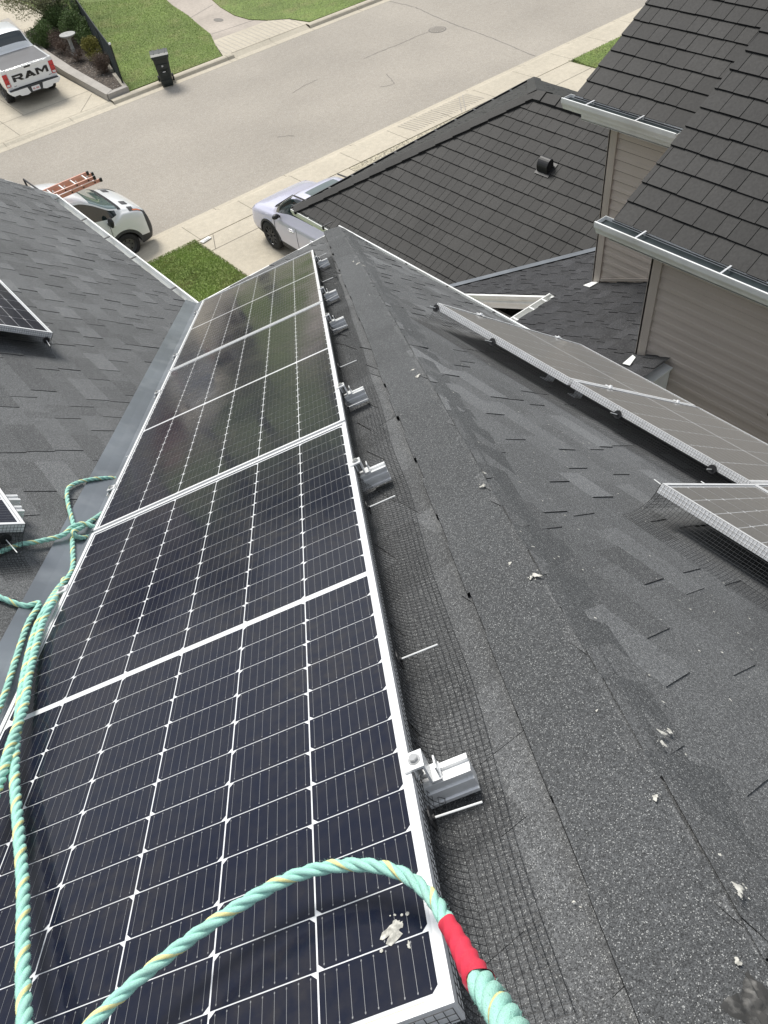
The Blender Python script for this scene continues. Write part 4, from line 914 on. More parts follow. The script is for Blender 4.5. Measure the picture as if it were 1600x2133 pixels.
gutter('gutter', V(X1+.15, g1[1]+.02, z1), V(X1+.15, g1b[1], z1), -Xv, nb, [.22, .66], w_=.15, d=.105, inner='gutter_dark', hang='alu', zoff=0, bw=.014)
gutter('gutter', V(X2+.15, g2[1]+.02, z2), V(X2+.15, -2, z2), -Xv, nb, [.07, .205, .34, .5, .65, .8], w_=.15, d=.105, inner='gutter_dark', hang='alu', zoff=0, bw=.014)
mb = MB(); mb.box(V(X1+.151, g1[1]-.13, z1-.21), (.03, 0, 0), (0, -5, 0), (0, 0, .18)); mb.box(V(X1+.151, g1[1]-.13, z1-.215), (.5, 0, 0), (0, -5, 0), (0, 0, .012))
mb.box(V(X2+.151, g2[1]-.03, z2-.19), (.03, 0, 0), (0, -7, 0), (0, 0, .17)); mb.box(V(X2+.151, g2[1]-.03, z2-.195), (.5, 0, 0), (0, -7, 0), (0, 0, .012))
mb.build('soffit', M['white_metal'], nb)
def siding(name, X, y0, y1, zt, zb, parent, exp=.11, seam=()):
    mb = MB(); z = zt; r = random.Random(int(X*100))
    while z > zb:
        sh = r.uniform(.85, 1.15); zl = z-exp; out = -.013
        mb.add([(X+out, y0, zl+.012), (X+out, y1, zl+.012), (X+out*.75, y1, zl+exp*.42), (X+out*.75, y0, zl+exp*.42)], [(0, 1, 2, 3)], 0, sh)
        mb.add([(X+out*.75, y0, zl+exp*.42), (X+out*.75, y1, zl+exp*.42), (X+out*.45, y1, zl+exp*.5), (X+out*.45, y0, zl+exp*.5)], [(0, 1, 2, 3)], 0, sh)
        mb.add([(X+out*.45, y0, zl+exp*.5), (X+out*.45, y1, zl+exp*.5), (X, y1, z+.004), (X, y0, z+.004)], [(0, 1, 2, 3)], 0, sh)
        mb.add([(X+out, y0, zl+.012), (X+out, y1, zl+.012), (X+.002, y1, zl), (X+.002, y0, zl)], [(0, 1, 2, 3)], 1, sh)
        z -= exp
    for yy, za in seam: mb.box((X-.016, yy, za), (.01, 0, 0), (0, .003, 0), (0, 0, -exp*1.9), 1)
    mb.box((X+.01, y0, zb), (.15, 0, 0), (0, y1-y0, 0), (0, 0, zt-zb), 0)
    return mb.build(name, [M['siding'], M['tile_gap']], parent)
yp1 = onx(1255, 450, Xw1)[1]; yp2 = onx(1362, 560, Xw2)[1]
siding('siding_wall', Xw1, 0, yp1, z1-.2, 2.5, nb)
siding('siding_wall', Xw2, -4, yp2-.0, z2-.18, 2.5, nb, seam=((1.95, z2-1.1),))
for X, y_, zt in ((Xw1, yp1, z1-.2), (Xw2, yp2, z2-.18)):
    mb = MB(); mb.box((X-.028, y_-.085, 2.5), (.06, 0, 0), (0, .10, 0), (0, 0, zt-2.5)); mb.box((X-.028, y_+.0, 2.5), (1.4, 0, 0), (0, .02, 0), (0, 0, zt-2.5)); mb.build('corner_post', M['siding_post'], nb)
# low roof falling to the street in front of the walls
W0 = onx(1244, 588, Xw1); tL = .42; nLw = nrm((0, tL, 1)); dnL = nrm((0, 1, -tL))
def on_low(x, y): return hit(x, y, W0, nLw)
rk_ = on_low(1161, 615); xr, yr = 6.42, rk_[1]
def low(xa, xb, ya, yb, seed):
    zz = W0[2]-(yb-W0[1])*tL; ln = (yb-ya)/abs(dnL[1])
    return shingles('roof_slope', V(xb, yb, zz), -Xv, -dnL, nLw, 0, xb-xa, ln, [M['nshingle'], M['shingle_side']], nb, [], exp=.125, seed=seed, tabh=.006, wmin=.10, wmax=.22, gmin=.06, gmax=.16)
low(4.7, 10.5, 3.0, yr, 61); low(xr, 10.5, yr, 8.2, 62)
mb = MB(); zr = rk_[2]; q0 = V(xr, yr, zr); q1_ = q0+dnL*2.6; dn = q1_-q0
mb.box(q0+V(-.03, 0, -.20), dn, (.03, 0, 0), (0, 0, .195)); mb.box(q0+V(-.055, 0, -.05), dn, (.03, 0, 0), (0, 0, .05)); mb.box(q0+V(-.045, 0, -.13), dn, (.02, 0, 0), (0, 0, .03))
mb.build('rake_board', M['white_metal'], nb)
gutter('gutter', V(xr-.02, yr+.0, zr-.0), V(4.55, yr+.0, zr-.0), V(0, 1, 0), nb, [.08, .2, .35], w_=.10, d=.10, inner='gutter_in', hang='white_metal', zoff=-.01)
mb = MB(); mb.box((5.0, 1.5, 0), (.1, 0, 0), (0, yr-1.8, 0), (0, 0, W0[2]-.9)); mb.box((xr+.3, yr-.3, 0), (.1, 0, 0), (0, 3, 0), (0, 0, zr-1.2)); mb.box((4.9, yr-.35, 0), (1.9, 0, 0), (0, .05, 0), (0, 0, zr-.3)); mb.build('lower_wall', M['siding'], nb)
mb = MB(); mb.box((xr-1.7, yr+.1, zr-.75), (1.75, 0, 0), (0, 1.25, 0), (0, 0, .05)); mb.build('entry_canopy', M['path'], nb)
# base flashings and kick-out pieces
mb = MB()
for xa, xb, y_ in ((Xw1-.03, Xw1, None),):
    a, b = V(Xw1-.02, yp1-.1, W0[2]-(yp1-.1-W0[1])*tL+.03), V(Xw1-.02, 3.0, W0[2]-(3.0-W0[1])*tL+.03); mb.box(a, b-a, (-.012, 0, 0), (0, 0, .035))
mb.build('base_trim', M['siding_post'], nb)
def on_low_h(x, y, h): return hit(x, y, W0+nLw*h, nLw)
for px_ in (((1215, 594), (1238, 585), (1246, 588), (1228, 598)), ((1297, 757), (1318, 739), (1324, 744), (1312, 761))):
    mb = MB(); vs = [on_low_h(x, y, .02) for x, y in px_]; mb.add(vs+[v-nLw*.006 for v in vs], [(0, 1, 2, 3), (0, 4, 5, 1), (1, 5, 6, 2), (2, 6, 7, 3), (3, 7, 4, 0)]); mb.build('kickout_flashing', M['white_metal'], nb)
ce = onx(1362, 775, Xw2-.12); mb = MB(); mb.box(V(Xw2-.02, ce[1]-.1, ce[2]-.30), (-.30, 0, 0), (0, .10, 0), (0, 0, .34)); mb.box(V(Xw2-.02, ce[1]-.12, ce[2]+.04), (-.34, 0, 0), (0, .14, 0), (0, 0, .02)); mb.build('eave_return', M['white_metal'], nb)
# garage wing: hip roof
gk = 6.49/ray(605, 437)[0]; GC = E0+ray(605, 437)*gk
gp = hit(1118, 190, GC, nN); run = gp[0]-GC[0]
GO = V(GC[0]+.06, -1, GC[2]+.02)
cN = nrm(np.cross(nrm((1, -1, tN)), nN)); cN = cN if cN[1] > 0 else -cN
tiles('roof_slope', GO, Yv, upN, nN, 0, GC[1]+1.2, (run+.3)/upN[0], nb, clips=[(tuple(GC+V(.06, -.06, .02)), tuple(cN)), (tuple(gp), (1, 0, 0))], exp=.200, seed=71, ws=(.12, .145, .17, .20, .225))
hl = GC+V(.06, -.06, .02); c2 = hit(1112, 165, hl, Zv); xe = c2[0]
pk = hl+nrm((1, -1, tN))*((gp[0]-hl[0])/nrm((1, -1, tN))[0])
eFr = nrm(c2-hl); nFr = nrm(np.cross(eFr, pk-hl)); nFr = nFr if nFr[2] > 0 else -nFr; upFr = np.cross(nFr, eFr); upFr = upFr if upFr[2] > 0 else -upFr
cf = nrm(np.cross(nrm(pk-hl), nFr)); cf = cf if cf@(c2-hl) < 0 else -cf; cf2 = nrm(np.cross(nrm(pk-c2), nFr)); cf2 = cf2 if cf2@(hl-c2) < 0 else -cf2
tiles('roof_slope', hl, eFr, upFr, nFr, 0, np.linalg.norm(c2-hl), float((pk-hl)@upFr)+.1, nb, clips=[(tuple(hl), tuple(cf)), (tuple(c2), tuple(cf2))], exp=.2, seed=72)
nR = nrm(np.cross(Yv, c2-pk)); nR = nR if nR[2] > 0 else -nR; upR = np.cross(nR, Yv); upR = upR if upR[2] > 0 else -upR
cr_ = nrm(np.cross(nrm(pk-c2), nR)); cr_ = cr_ if cr_[1] > 0 else -cr_
tiles('roof_slope', V(c2[0], -1, c2[2]), Yv, upR, nR, 0, c2[1]+1.2, float((pk-c2)@upR), nb, clips=[(tuple(c2), tuple(cr_))], exp=.2, seed=73)
# ridge and hip caps of the garage wing
def caps(a, b, d1, d2, n1, n2, w_, step, seed, name='ridge_cap'):
    a, b = np.array(a, float), np.array(b, float); ln = np.linalg.norm(b-a); t = (b-a)/ln; r = random.Random(seed); mb = MB(); s = 0
    while s < ln:
        e = min(s+step+.03, ln+.03); h0 = .045+r.uniform(0, .004); h1 = .030; nc = nrm(n1+n2); sh = r.uniform(.8, 1.35)
        r0 = [a+t*s+d1*w_+n1*h0, a+t*s+nc*(h0+.004), a+t*s+d2*w_+n2*h0]; r1 = [a+t*e+d1*w_+n1*h1, a+t*e+nc*(h1+.004), a+t*e+d2*w_+n2*h1]
        mb.add(r0+r1, [(0, 1, 4, 3), (1, 2, 5, 4)], 0, sh); bb0 = [p-nc*.045 for p in r0]; bb1 = [p-nc*.035 for p in r1]
        mb.add(r0+bb0, [(0, 3, 4, 1), (1, 4, 5, 2)], 1); mb.add([r0[0], r1[0], bb1[0], bb0[0]], [(0, 1, 2, 3)], 1); mb.add([r0[2], r1[2], bb1[2], bb0[2]], [(0, 1, 2, 3)], 1); s += step
    return mb.build(name, [M['tile'], M['tile_gap']], nb)
hdn = nrm(pk-hl)
ppL = nrm(np.cross(nN, hdn)); ppL = ppL if ppL[1] < 0 else -ppL; ppF = nrm(np.cross(nFr, hdn)); ppF = ppF if ppF@eFr > 0 else -ppF
caps(hl, pk, ppL, ppF, nN, nFr, .13, .30, 81, 'hip_cap')
hd2 = nrm(pk-c2); ppR = nrm(np.cross(nR, hd2)); ppR = ppR if ppR[1] < 0 else -ppR; ppF2 = nrm(np.cross(nFr, hd2)); ppF2 = ppF2 if ppF2@eFr < 0 else -ppF2
caps(c2, pk, ppR, ppF2, nR, nFr, .13, .30, 82, 'hip_cap')
caps(pk-Yv*5, pk, -upN, -upR, nN, nR, .14, .30, 83)
# valley flashing between the wing roof and the low roof
ia = []
for x in (6.1, 9.3):
    z = (x-GC[0]-.06)*tN+GC[2]+.02; y = W0[1]+(W0[2]-z)/tL; ia.append(V(x, y, z))
vd = nrm(ia[1]-ia[0]); s1 = nrm(np.cross(nLw, vd)); s1 = s1 if s1[1] < 0 else -s1; mb = MB()
mb.add([ia[0]+nLw*.022, ia[1]+nLw*.022, ia[1]+nLw*.022+s1*.16, ia[0]+nLw*.022+s1*.16], [(0, 1, 2, 3)]); mb.build('valley_flashing', M['flash'], nb)
gutter('gutter', V(GC[0]+.12, GC[1]-.0, GC[2]), V(GC[0]+.12, 6.5, GC[2]), -Xv, nb, [.10, .28, .46, .64], w_=.12, d=.11, inner='gutter_in', hang='alu', zoff=0, bw=.014)
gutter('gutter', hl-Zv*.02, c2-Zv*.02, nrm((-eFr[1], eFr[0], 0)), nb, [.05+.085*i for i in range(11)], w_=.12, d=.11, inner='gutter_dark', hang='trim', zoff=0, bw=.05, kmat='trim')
mb = MB(); mb.box((GC[0]+.45, 6, 0), (.15, 0, 0), (0, GC[1]-6.4, 0), (0, 0, GC[2]-.2)); mb.box((GC[0]+.45, GC[1]-.6, 0), (xe-GC[0]-.9, 0, 0), (0, .15, 0), (0, 0, GC[2]-.2)); mb.box((xe-.6, 3, 0), (.15, 0, 0), (0, GC[1]-3.4, 0), (0, 0, GC[2]-.2)); mb.build('garage_wall', M['siding'], nb)
mb = MB(); mb.box((GC[0]+.13, 6.3, GC[2]-.14), (.35, 0, 0), (0, GC[1]-6.4, 0), (0, 0, .012)); mb.box((GC[0]+.13, 6.3, GC[2]-.14), (.02, 0, 0), (0, GC[1]-6.4, 0), (0, 0, .13)); mb.build('soffit', M['white_metal'], nb)
dsp = hit(712, 497, V(GC[0]+.4, 0, 0), V(1, 0, 0)); mb = MB(); mb.box((GC[0]+.37, dsp[1]-.05, .1), (.07, 0, 0), (0, .09, 0), (0, 0, GC[2]-.2)); mb.build('downspout', M['white_metal'], nb)
# hooded roof vent
vc = hit(1137, 352, GO, nN); root = nb; mb = MB()
fa, fb = Yv, upN
mb.box(vc-fa*.14-fb*.12+nN*.014, fa*.26, fb*.24, nN*.004); 
pr = [(-.08, .0), (-.08, .05)]+[(-.08*math.cos(t), .062+.07*math.sin(t)) for t in [math.pi*i/10 for i in range(11)]]+[(.08, .0)]
hz = Zv; n_ = len(pr)
mb.ext(pr, vc+nN*.02+Yv*.10, upN, Zv*.8+nN*.3, -Yv*.19)
vent = mb.build('roof_vent', M['black'], nb)
mb = MB(); mb.ext([(p*.8, q*.85+.01) for p, q in pr], vc+nN*.02-Yv*.092, upN, Zv*.8+nN*.3, -Yv*.004); mb.build('vent_screen', M['tile_gap'], vent)

# ------------------------------------------------------------------ houses and trees further across the street (they reflect in the panels)
def far_house(x, y, w_, d_, h_, mat, lab):
    root = empty('house', loc=(x, y, .2)); tag(root, lab, 'house', 'houses beyond the park path')
    mb = MB(); mb.box((x-w_/2, y, .2), (w_, 0, 0), (0, d_, 0), (0, 0, h_)); mb.build('wall', mat, root)
    mb = MB(); mb.ext([(-w_/2-.5, 0), (w_/2+.5, 0), (0, w_*.32)], (x, y-.5, h_+.2), (1, 0, 0), (0, 0, 1), (0, d_+1, 0)); mb.build('roof', M['nshingle'], root)
    for zx in (1.1, 3.9):
        for q in (-.28, .28):
            mb = MB(); mb.box((x+q*w_-.8, y-.05, zx), (1.6, 0, 0), (0, .06, 0), (0, 0, 1.3)); f_ = mb.build('window', M['door_white'], root)
            mb = MB(); mb.box((x+q*w_-.7, y-.07, zx+.1), (1.4, 0, 0), (0, .04, 0), (0, 0, 1.1)); mb.build('pane', M['car_glass'], f_)
    return root
far_house(2, 52, 11, 11, 5.8, M['siding'], 'taupe two storey house beyond the park path on the left')
far_house(-12, 50, 11, 11, 5.8, M['brick'], 'reddish two storey house beyond the far driveway')
far_house(35, 62, 12, 11, 5.8, M['siding_post'], 'brown two storey house beyond the lawn on the right')
proto = None
for i, (x, y, s_, lb) in enumerate(((13.5, 58, 1.0, 'tall dark tree left of the park path end'), (20, 66, 1.2, 'tall dark tree at the end of the park path'), (26, 60, .9, 'dark tree right of the park path'), (45, 58, 1.1, 'dark tree beyond the right lawn'), (9, 64, 1.2, 'dark tree behind the taupe house'))):
    if proto is None:
        proto = empty('tree', loc=(0, 0, 0)); mb = MB(); mb.tube([V(0, 0, 0), V(.1, .1, 3), V(0, .2, 7)], .25, 8, rs=[.32, .22, .08]); mb.build('trunk', M['bark'], proto)
        mb = MB(); branches(mb, V(.05, .1, 2.4), 5, 3, 12, 91, .09); mb.build('branches', M['bark'], proto)
        mb = MB(); leaves(mb, V(0, 0, 6.2), 3.4, 3.4, 4.0, 9000, .17, 92, clump=34); mb.build('crown', M['leaf_green'], proto); t_ = proto
    else: t_ = copy_tree(proto)
    t_.location = (x, y, .1); t_.scale = (s_, s_, s_); t_.rotation_euler = (0, 0, i*1.3); tag(t_, lb, 'tree', 'trees beyond the park path')
# ------------------------------------------------------------------ vehicles
def crm(a, b, c, d, t): return .5*((2*b)+(-a+c)*t+(2*a-5*b+4*c-d)*t*t+(-a+3*b-3*c+d)*t**3)
def refine(G, k, axis):
    G = np.moveaxis(G, axis, 0); n = len(G); out = []
    for i in range(n-1):
        a, b, c, d = G[max(i-1, 0)], G[i], G[i+1], G[min(i+2, n-1)]
        for q in range(k):
            t = q/k; cr_v = crm(a, b, c, d, t); lin = b*(1-t)+c*t; out.append(cr_v*.55+lin*.45)
    out.append(G[-1]); return np.moveaxis(np.array(out), 0, axis)
def car_body(st, wheels, parts, KI=6, KJ=3, arch=.39, paint='white_paint', root=None, extra=None):
    """st: list of half profiles [(y,z)...] with x; parts(i,j)->name; grid spans both halves"""
    G = []
    for x, prof in st:
        half = [(x, -y, z) for y, z in prof]; full = half+[(x, y, z) for y, z in prof[::-1][1:]]; G.append(full)
    G = np.array(G, float); nj = len(st[0][1]); nJ = G.shape[1]
    Fg = refine(refine(G, KI, 0), KJ, 1)
    for xc, zc in wheels:
        dx = Fg[:, :, 0]-xc; inside = np.abs(dx) < arch; zz = zc+np.sqrt(np.maximum(arch**2-dx**2, 0))
        jj = np.arange(Fg.shape[1])/KJ; low_ = (jj <= 3.4) | (jj >= nJ-1-3.4)
        msk = inside & (Fg[:, :, 2] < zz) & low_[None, :]
        Fg[:, :, 2] = np.where(msk, zz, Fg[:, :, 2])
    mbs = {}; I, J = Fg.shape[:2]
    for i in range(I-1):
        for j in range(J-1):
            ci, cj = (i+.5)/KI, (j+.5)/KJ; cjm = min(cj, nJ-1-cj)
            nm = parts(ci, cjm, cj < (nJ-1)/2) or 'body'; nm = nm if nm not in ('side_window', 'sill_trim', 'bumper') else nm+('' if cj < (nJ-1)/2 else '#')
            mb = mbs.setdefault(nm, MB()); q = [Fg[i, j], Fg[i+1, j], Fg[i+1, j+1], Fg[i, j+1]]
            mb.add(q, [(0, 1, 2, 3)])
    mb = mbs['body']
    for i in (0, I-1): c = Fg[i].mean(axis=0); mb.add([c]+list(Fg[i]), [(0, j+1, j+2) for j in range(J-1)])
    return mbs, Fg
def weld(mb):
    d = {}; nv = []; mp_ = []
    for p in mb.v:
        k = (round(p[0], 4), round(p[1], 4), round(p[2], 4))
        if k not in d: d[k] = len(nv); nv.append(p)
        mp_.append(d[k])
    mb.v = nv; F2 = []; m2 = []; a2 = []
    for f_, m_, a_ in zip(mb.f, mb.m, mb.a):
        g = []
        for i in f_:
            q = mp_[i]
            if q not in g: g.append(q)
        if len(g) > 2: F2.append(tuple(g)); m2.append(m_); a2.append(a_)
    mb.f, mb.m, mb.a = F2, m2, a2; return mb
def wheel(root, x, y, r, side, rim='rim', spokes=0, wd=.22):
    mb = MB(); k = 36; prof = [(r*.62, wd*.5), (r*.80, wd*.5), (r*.93, wd*.46), (r*.99, wd*.34), (r, wd*.15), (r, -wd*.15), (r*.99, -wd*.34), (r*.93, -wd*.46), (r*.62, -wd*.5)]
    def lay(prof, mi):
        n = len(prof); vs = [(x+rr_*math.cos(2*math.pi*j/k), y+side*yy, r+rr_*math.sin(2*math.pi*j/k)) for rr_, yy in prof for j in range(k)]
        mb.add(vs, [(i*k+j, i*k+(j+1) % k, (i+1)*k+(j+1) % k, (i+1)*k+j) for i in range(n-1) for j in range(k)], mi)
    lay(prof, 0); w_ = mb.build('wheel', [M['tyre']], root, world=False, smooth=True, auto=True)
    mb = MB(); lay([(r*.64, wd*.48), (r*.62, wd*.40), (r*.58, wd*.18), (r*.30, wd*.14), (r*.22, wd*.30), (.001, wd*.32)], 0)
    if spokes:
        for q in range(spokes):
            a = 2*math.pi*q/spokes; u = V(math.cos(a), 0, math.sin(a)); v = V(-math.sin(a), 0, math.cos(a)); c = V(x, y+side*wd*.30, r)
            mb.box(c+u*r*.1-v*.028, u*r*.53, v*.056, V(0, side*wd*.14, 0), 1)
    else:
        for q in range(8):
            a = 2*math.pi*q/8; mb.disc((x+r*.42*math.cos(a), y+side*wd*.17, r+r*.42*math.sin(a)), (0, side, 0), r*.07, .004, 10, 1)
    mb.build('rim', [M[rim], M['tyre'] if not spokes else M['trim']], w_, world=False, auto=True)
    return w_
def arch_lip(mb, xc, zc, r, y, side, w_=.07, t=.03):
    n = 22; vs = []
    for i in range(n+1):
        a = math.pi*i/n; c, s = math.cos(a), math.sin(a)
        for rr_, yy in ((r, y), (r, y+side*t), (r+w_, y+side*t*.8), (r+w_, y-side*.02)): vs.append((xc+rr_*c, yy, zc+rr_*s))
    mb.add(vs, [(i*4+j, i*4+j+1, i*4+5+j, i*4+4+j) for i in range(n) for j in range(3)])
    # dark well
    vs = []
    for i in range(n+1):
        a = math.pi*i/n
        for yy in (y, y-side*.32): vs.append((xc+r*math.cos(a), yy, zc+r*math.sin(a)))
    mb.add(vs, [(i*2, i*2+1, i*2+3, i*2+2) for i in range(n)])
    mb.add([(xc-r, y-side*.32, .2), (xc+r, y-side*.32, .2), (xc+r, y-side*.32, zc+r), (xc-r, y-side*.32, zc+r)], [(0, 1, 2, 3)])
# profile: j0 sill, j1 rocker, j2 door, j3 shoulder, j4 belt, j5 glass top, j6 roof edge, j7 roof, j8 centre
def P9(ws, zs, wb, zm, zb, wr, zr, crown=.03, wt=None):
    return [(ws, zs), (wb-.02, zs+.14), (wb, zm), (wb-.01, zb-.10), (wb-.05, zb), (wr+.02, zr-.09), (wr-.07, zr-.015), (wr*.5, zr+crown*.8), (0, zr+crown)]
def Ph(ws, zs, wb, zm, zb, zc, inner=.62):   # bonnet profile
    return [(ws, zs), (wb-.02, zs+.14), (wb, zm), (wb-.03, zb-.06), (wb-.10, zb), (wb*.82, zb+(zc-zb)*.45), (wb*inner, zb+(zc-zb)*.8), (wb*.3, zc-.004), (0, zc)]
def quadpanel(mb, Fg, KI, KJ, ci0, ci1, cj0, cj1, off, nJ=17, left=True, mi=0):
    """patch of the body grid lifted by off"""
    i0, i1 = int(ci0*KI), int(ci1*KI); a, b = (cj0, cj1) if left else (nJ-1-cj1, nJ-1-cj0); j0, j1 = int(round(a*KJ)), int(round(b*KJ))
    sub = Fg[i0:i1+1, j0:j1+1]; n1, n2 = sub.shape[:2]; c = Fg.reshape(-1, 3).mean(axis=0); vs = []
    for i in range(n1):
        for j in range(n2):
            du = sub[min(i+1, n1-1), j]-sub[max(i-1, 0), j]; dv = sub[i, min(j+1, n2-1)]-sub[i, max(j-1, 0)]; nn = np.cross(du, dv); ln = np.linalg.norm(nn)
            nn = nn/ln if ln > 1e-9 else V(0, 0, 1); ctr = V(sub[i, j][0], 0, .8)
            if nn@(sub[i, j]-ctr) < 0: nn = -nn
            vs.append(sub[i, j]+nn*off)
    mb.add(vs, [(i*n2+j, (i+1)*n2+j, (i+1)*n2+j+1, i*n2+j+1) for i in range(n1-1) for j in range(n2-1)], mi)
def groove(mb, pts, r=.006): mb.tube(pts, r, 4)

def make_suv(root, paint, glassroof=True):
    st = [(2.36, [(.30, .30), (.52, .36), (.60, .50), (.62, .62), (.60, .70), (.50, .73), (.36, .75), (.18, .76), (0, .765)]),
          (2.28, Ph(.72, .24, .86, .48, .80, .86)), (2.12, Ph(.82, .24, .915, .55, .90, .95)), (1.75, Ph(.86, .24, .93, .62, .97, 1.05)), (1.38, Ph(.88, .25, .93, .66, 1.01, 1.12)),
          (1.24, Ph(.88, .26, .93, .66, 1.03, 1.15)),
          (.92, P9(.88, .26, .93, .66, 1.05, .76, 1.34, .03)), (.52, P9(.88, .26, .93, .66, 1.06, .69, 1.58, .03)), (.15, P9(.88, .26, .93, .66, 1.07, .67, 1.645, .03)),
          (-.75, P9(.88, .26, .93, .67, 1.09, .67, 1.665, .03)), (-1.35, P9(.88, .28, .93, .69, 1.11, .66, 1.645, .03)), (-1.80, P9(.86, .30, .93, .71, 1.14, .63, 1.60, .03)),
          (-2.12, P9(.82, .32, .90, .74, 1.12, .60, 1.50, .02)), (-2.28, P9(.72, .34, .85, .70, 1.02, .60, 1.16, .01)), (-2.36, P9(.60, .38, .74, .64, .86, .56, .94, .01))]
    wh = [(1.42, .37), (-1.38, .37)]
    def parts(i, j, left):
        if 5.15 < i < 7.0 and j > 5.35: return 'windscreen'
        if 5.55 < i < 10.6 and 4.25 < j < 5.3 and not (8.62 < i < 8.8): return 'side_window'
        if glassroof and 7.6 < i < 9.4 and j > 6.6: return 'sunroof'
        if 11.2 < i < 12.6 and j > 5.4: return 'rear_window'
        if j < 1.0 and i > 1: return 'sill_trim'
        return 'body'
    mbs, Fg = car_body(st, wh, parts, arch=.40)
    mt = dict(body=paint, windscreen='car_glass', side_window='car_glass', sunroof='sunroof', rear_window='car_glass', sill_trim='trim')
    for nm, mb in mbs.items():
        o = weld(mb).build(nm.rstrip('#'), M[mt[nm.rstrip('#')]], root, world=False, smooth=True, auto=True)
        if nm == 'body': body = o
    # doors: shut lines and handles
    for s in (-1, 1):
        y = .935*s
        mb = MB()
        for x in (1.12, .18, -.76): groove(mb, [V(x+.02, y*.975, .34), V(x, y*.998, .66), V(x, y*.985, .97), V(x+.0, y*.95, 1.03)])
        mb.build('door_gap', M['trim'], body, world=False)
        for x in (.40, -.46):
            mb = MB(); mb.tube(crom([V(x-.11, y, .86), V(x, y+.025*s, .875), V(x+.11, y, .87)], 4), .017, 6); d = mb.build('door_handle', M['steel'], root, world=False)
        mb = MB(); mb.sphere((.86, 1.00*s, 1.10), .07, .10, .06, 14, 8); mb.box((.84, .88*s, 1.05), (.05, 0, 0), (0, .1*s, 0), (0, 0, .04)); mb.build('wing_mirror', M['black'], root, world=False, smooth=True)
        for xc, zc in wh: mb = MB(); arch_lip(mb, xc, zc, .39, .905*s, s, .05, .03); mb.build('wheel_arch', M['trim'], root, world=False)
        for xc, zc in wh: wheel(root, xc, .82*s, .37, s, 'rim_black', 10, .235)
        mb = MB(); quadpanel(mb, Fg, 6, 3, 1.05, 2.1, 3.3, 4.35, .006, left=s < 0); mb.build('headlight', M['lamp_clear'], root, world=False, smooth=True)
    for s in (-1, 1):
        mb = MB(); mb.tube(crom([V(.4, .66*s, 1.64), V(-.6, .655*s, 1.70), V(-1.7, .62*s, 1.63)], 6), .02, 6); mb.build('roof_rail', M['black'], root, world=False)
    mb = MB(); quadpanel(mb, Fg, 6, 3, .2, 1.1, 2.2, 4.2, .004); quadpanel(mb, Fg, 6, 3, .2, 1.1, 2.2, 4.2, .004, left=False); mb.box((2.345, -.42, .44), (.03, 0, 0), (0, .84, 0), (0, 0, .2)); mb.build('grille', M['trim'], root, world=False)
    mb = MB(); quadpanel(mb, Fg, 6, 3, 4.35, 5.7, 5.2, 8, .006); quadpanel(mb, Fg, 6, 3, 4.35, 5.7, 5.2, 8, .006, left=False)
    mb.tube([V(1.27, -.4, 1.165), V(1.20, .2, 1.19)], .012, 5); mb.tube([V(1.29, .15, 1.165), V(1.22, .72, 1.15)], .012, 5); mb.build('wiper_cowl', M['black'], root, world=False)
    return root
def place(x, y, z, yaw): return Matrix.Translation((x, y, z)) @ Matrix.Rotation(math.radians(yaw), 4, 'Z')
suv = empty('parked_car', place(9.56, 14.85, .11, 90.5)); tag(suv, 'pale lilac sport utility car with black wheels parked on the driveway', 'car')
make_suv(suv, 'lilac_paint')
car2 = empty('parked_car', place(13.0, 14.15, .11, 86)); tag(car2, 'dark grey car nose peeping out behind the neighbour garage roof', 'car')
make_suv(car2, 'dark_paint')

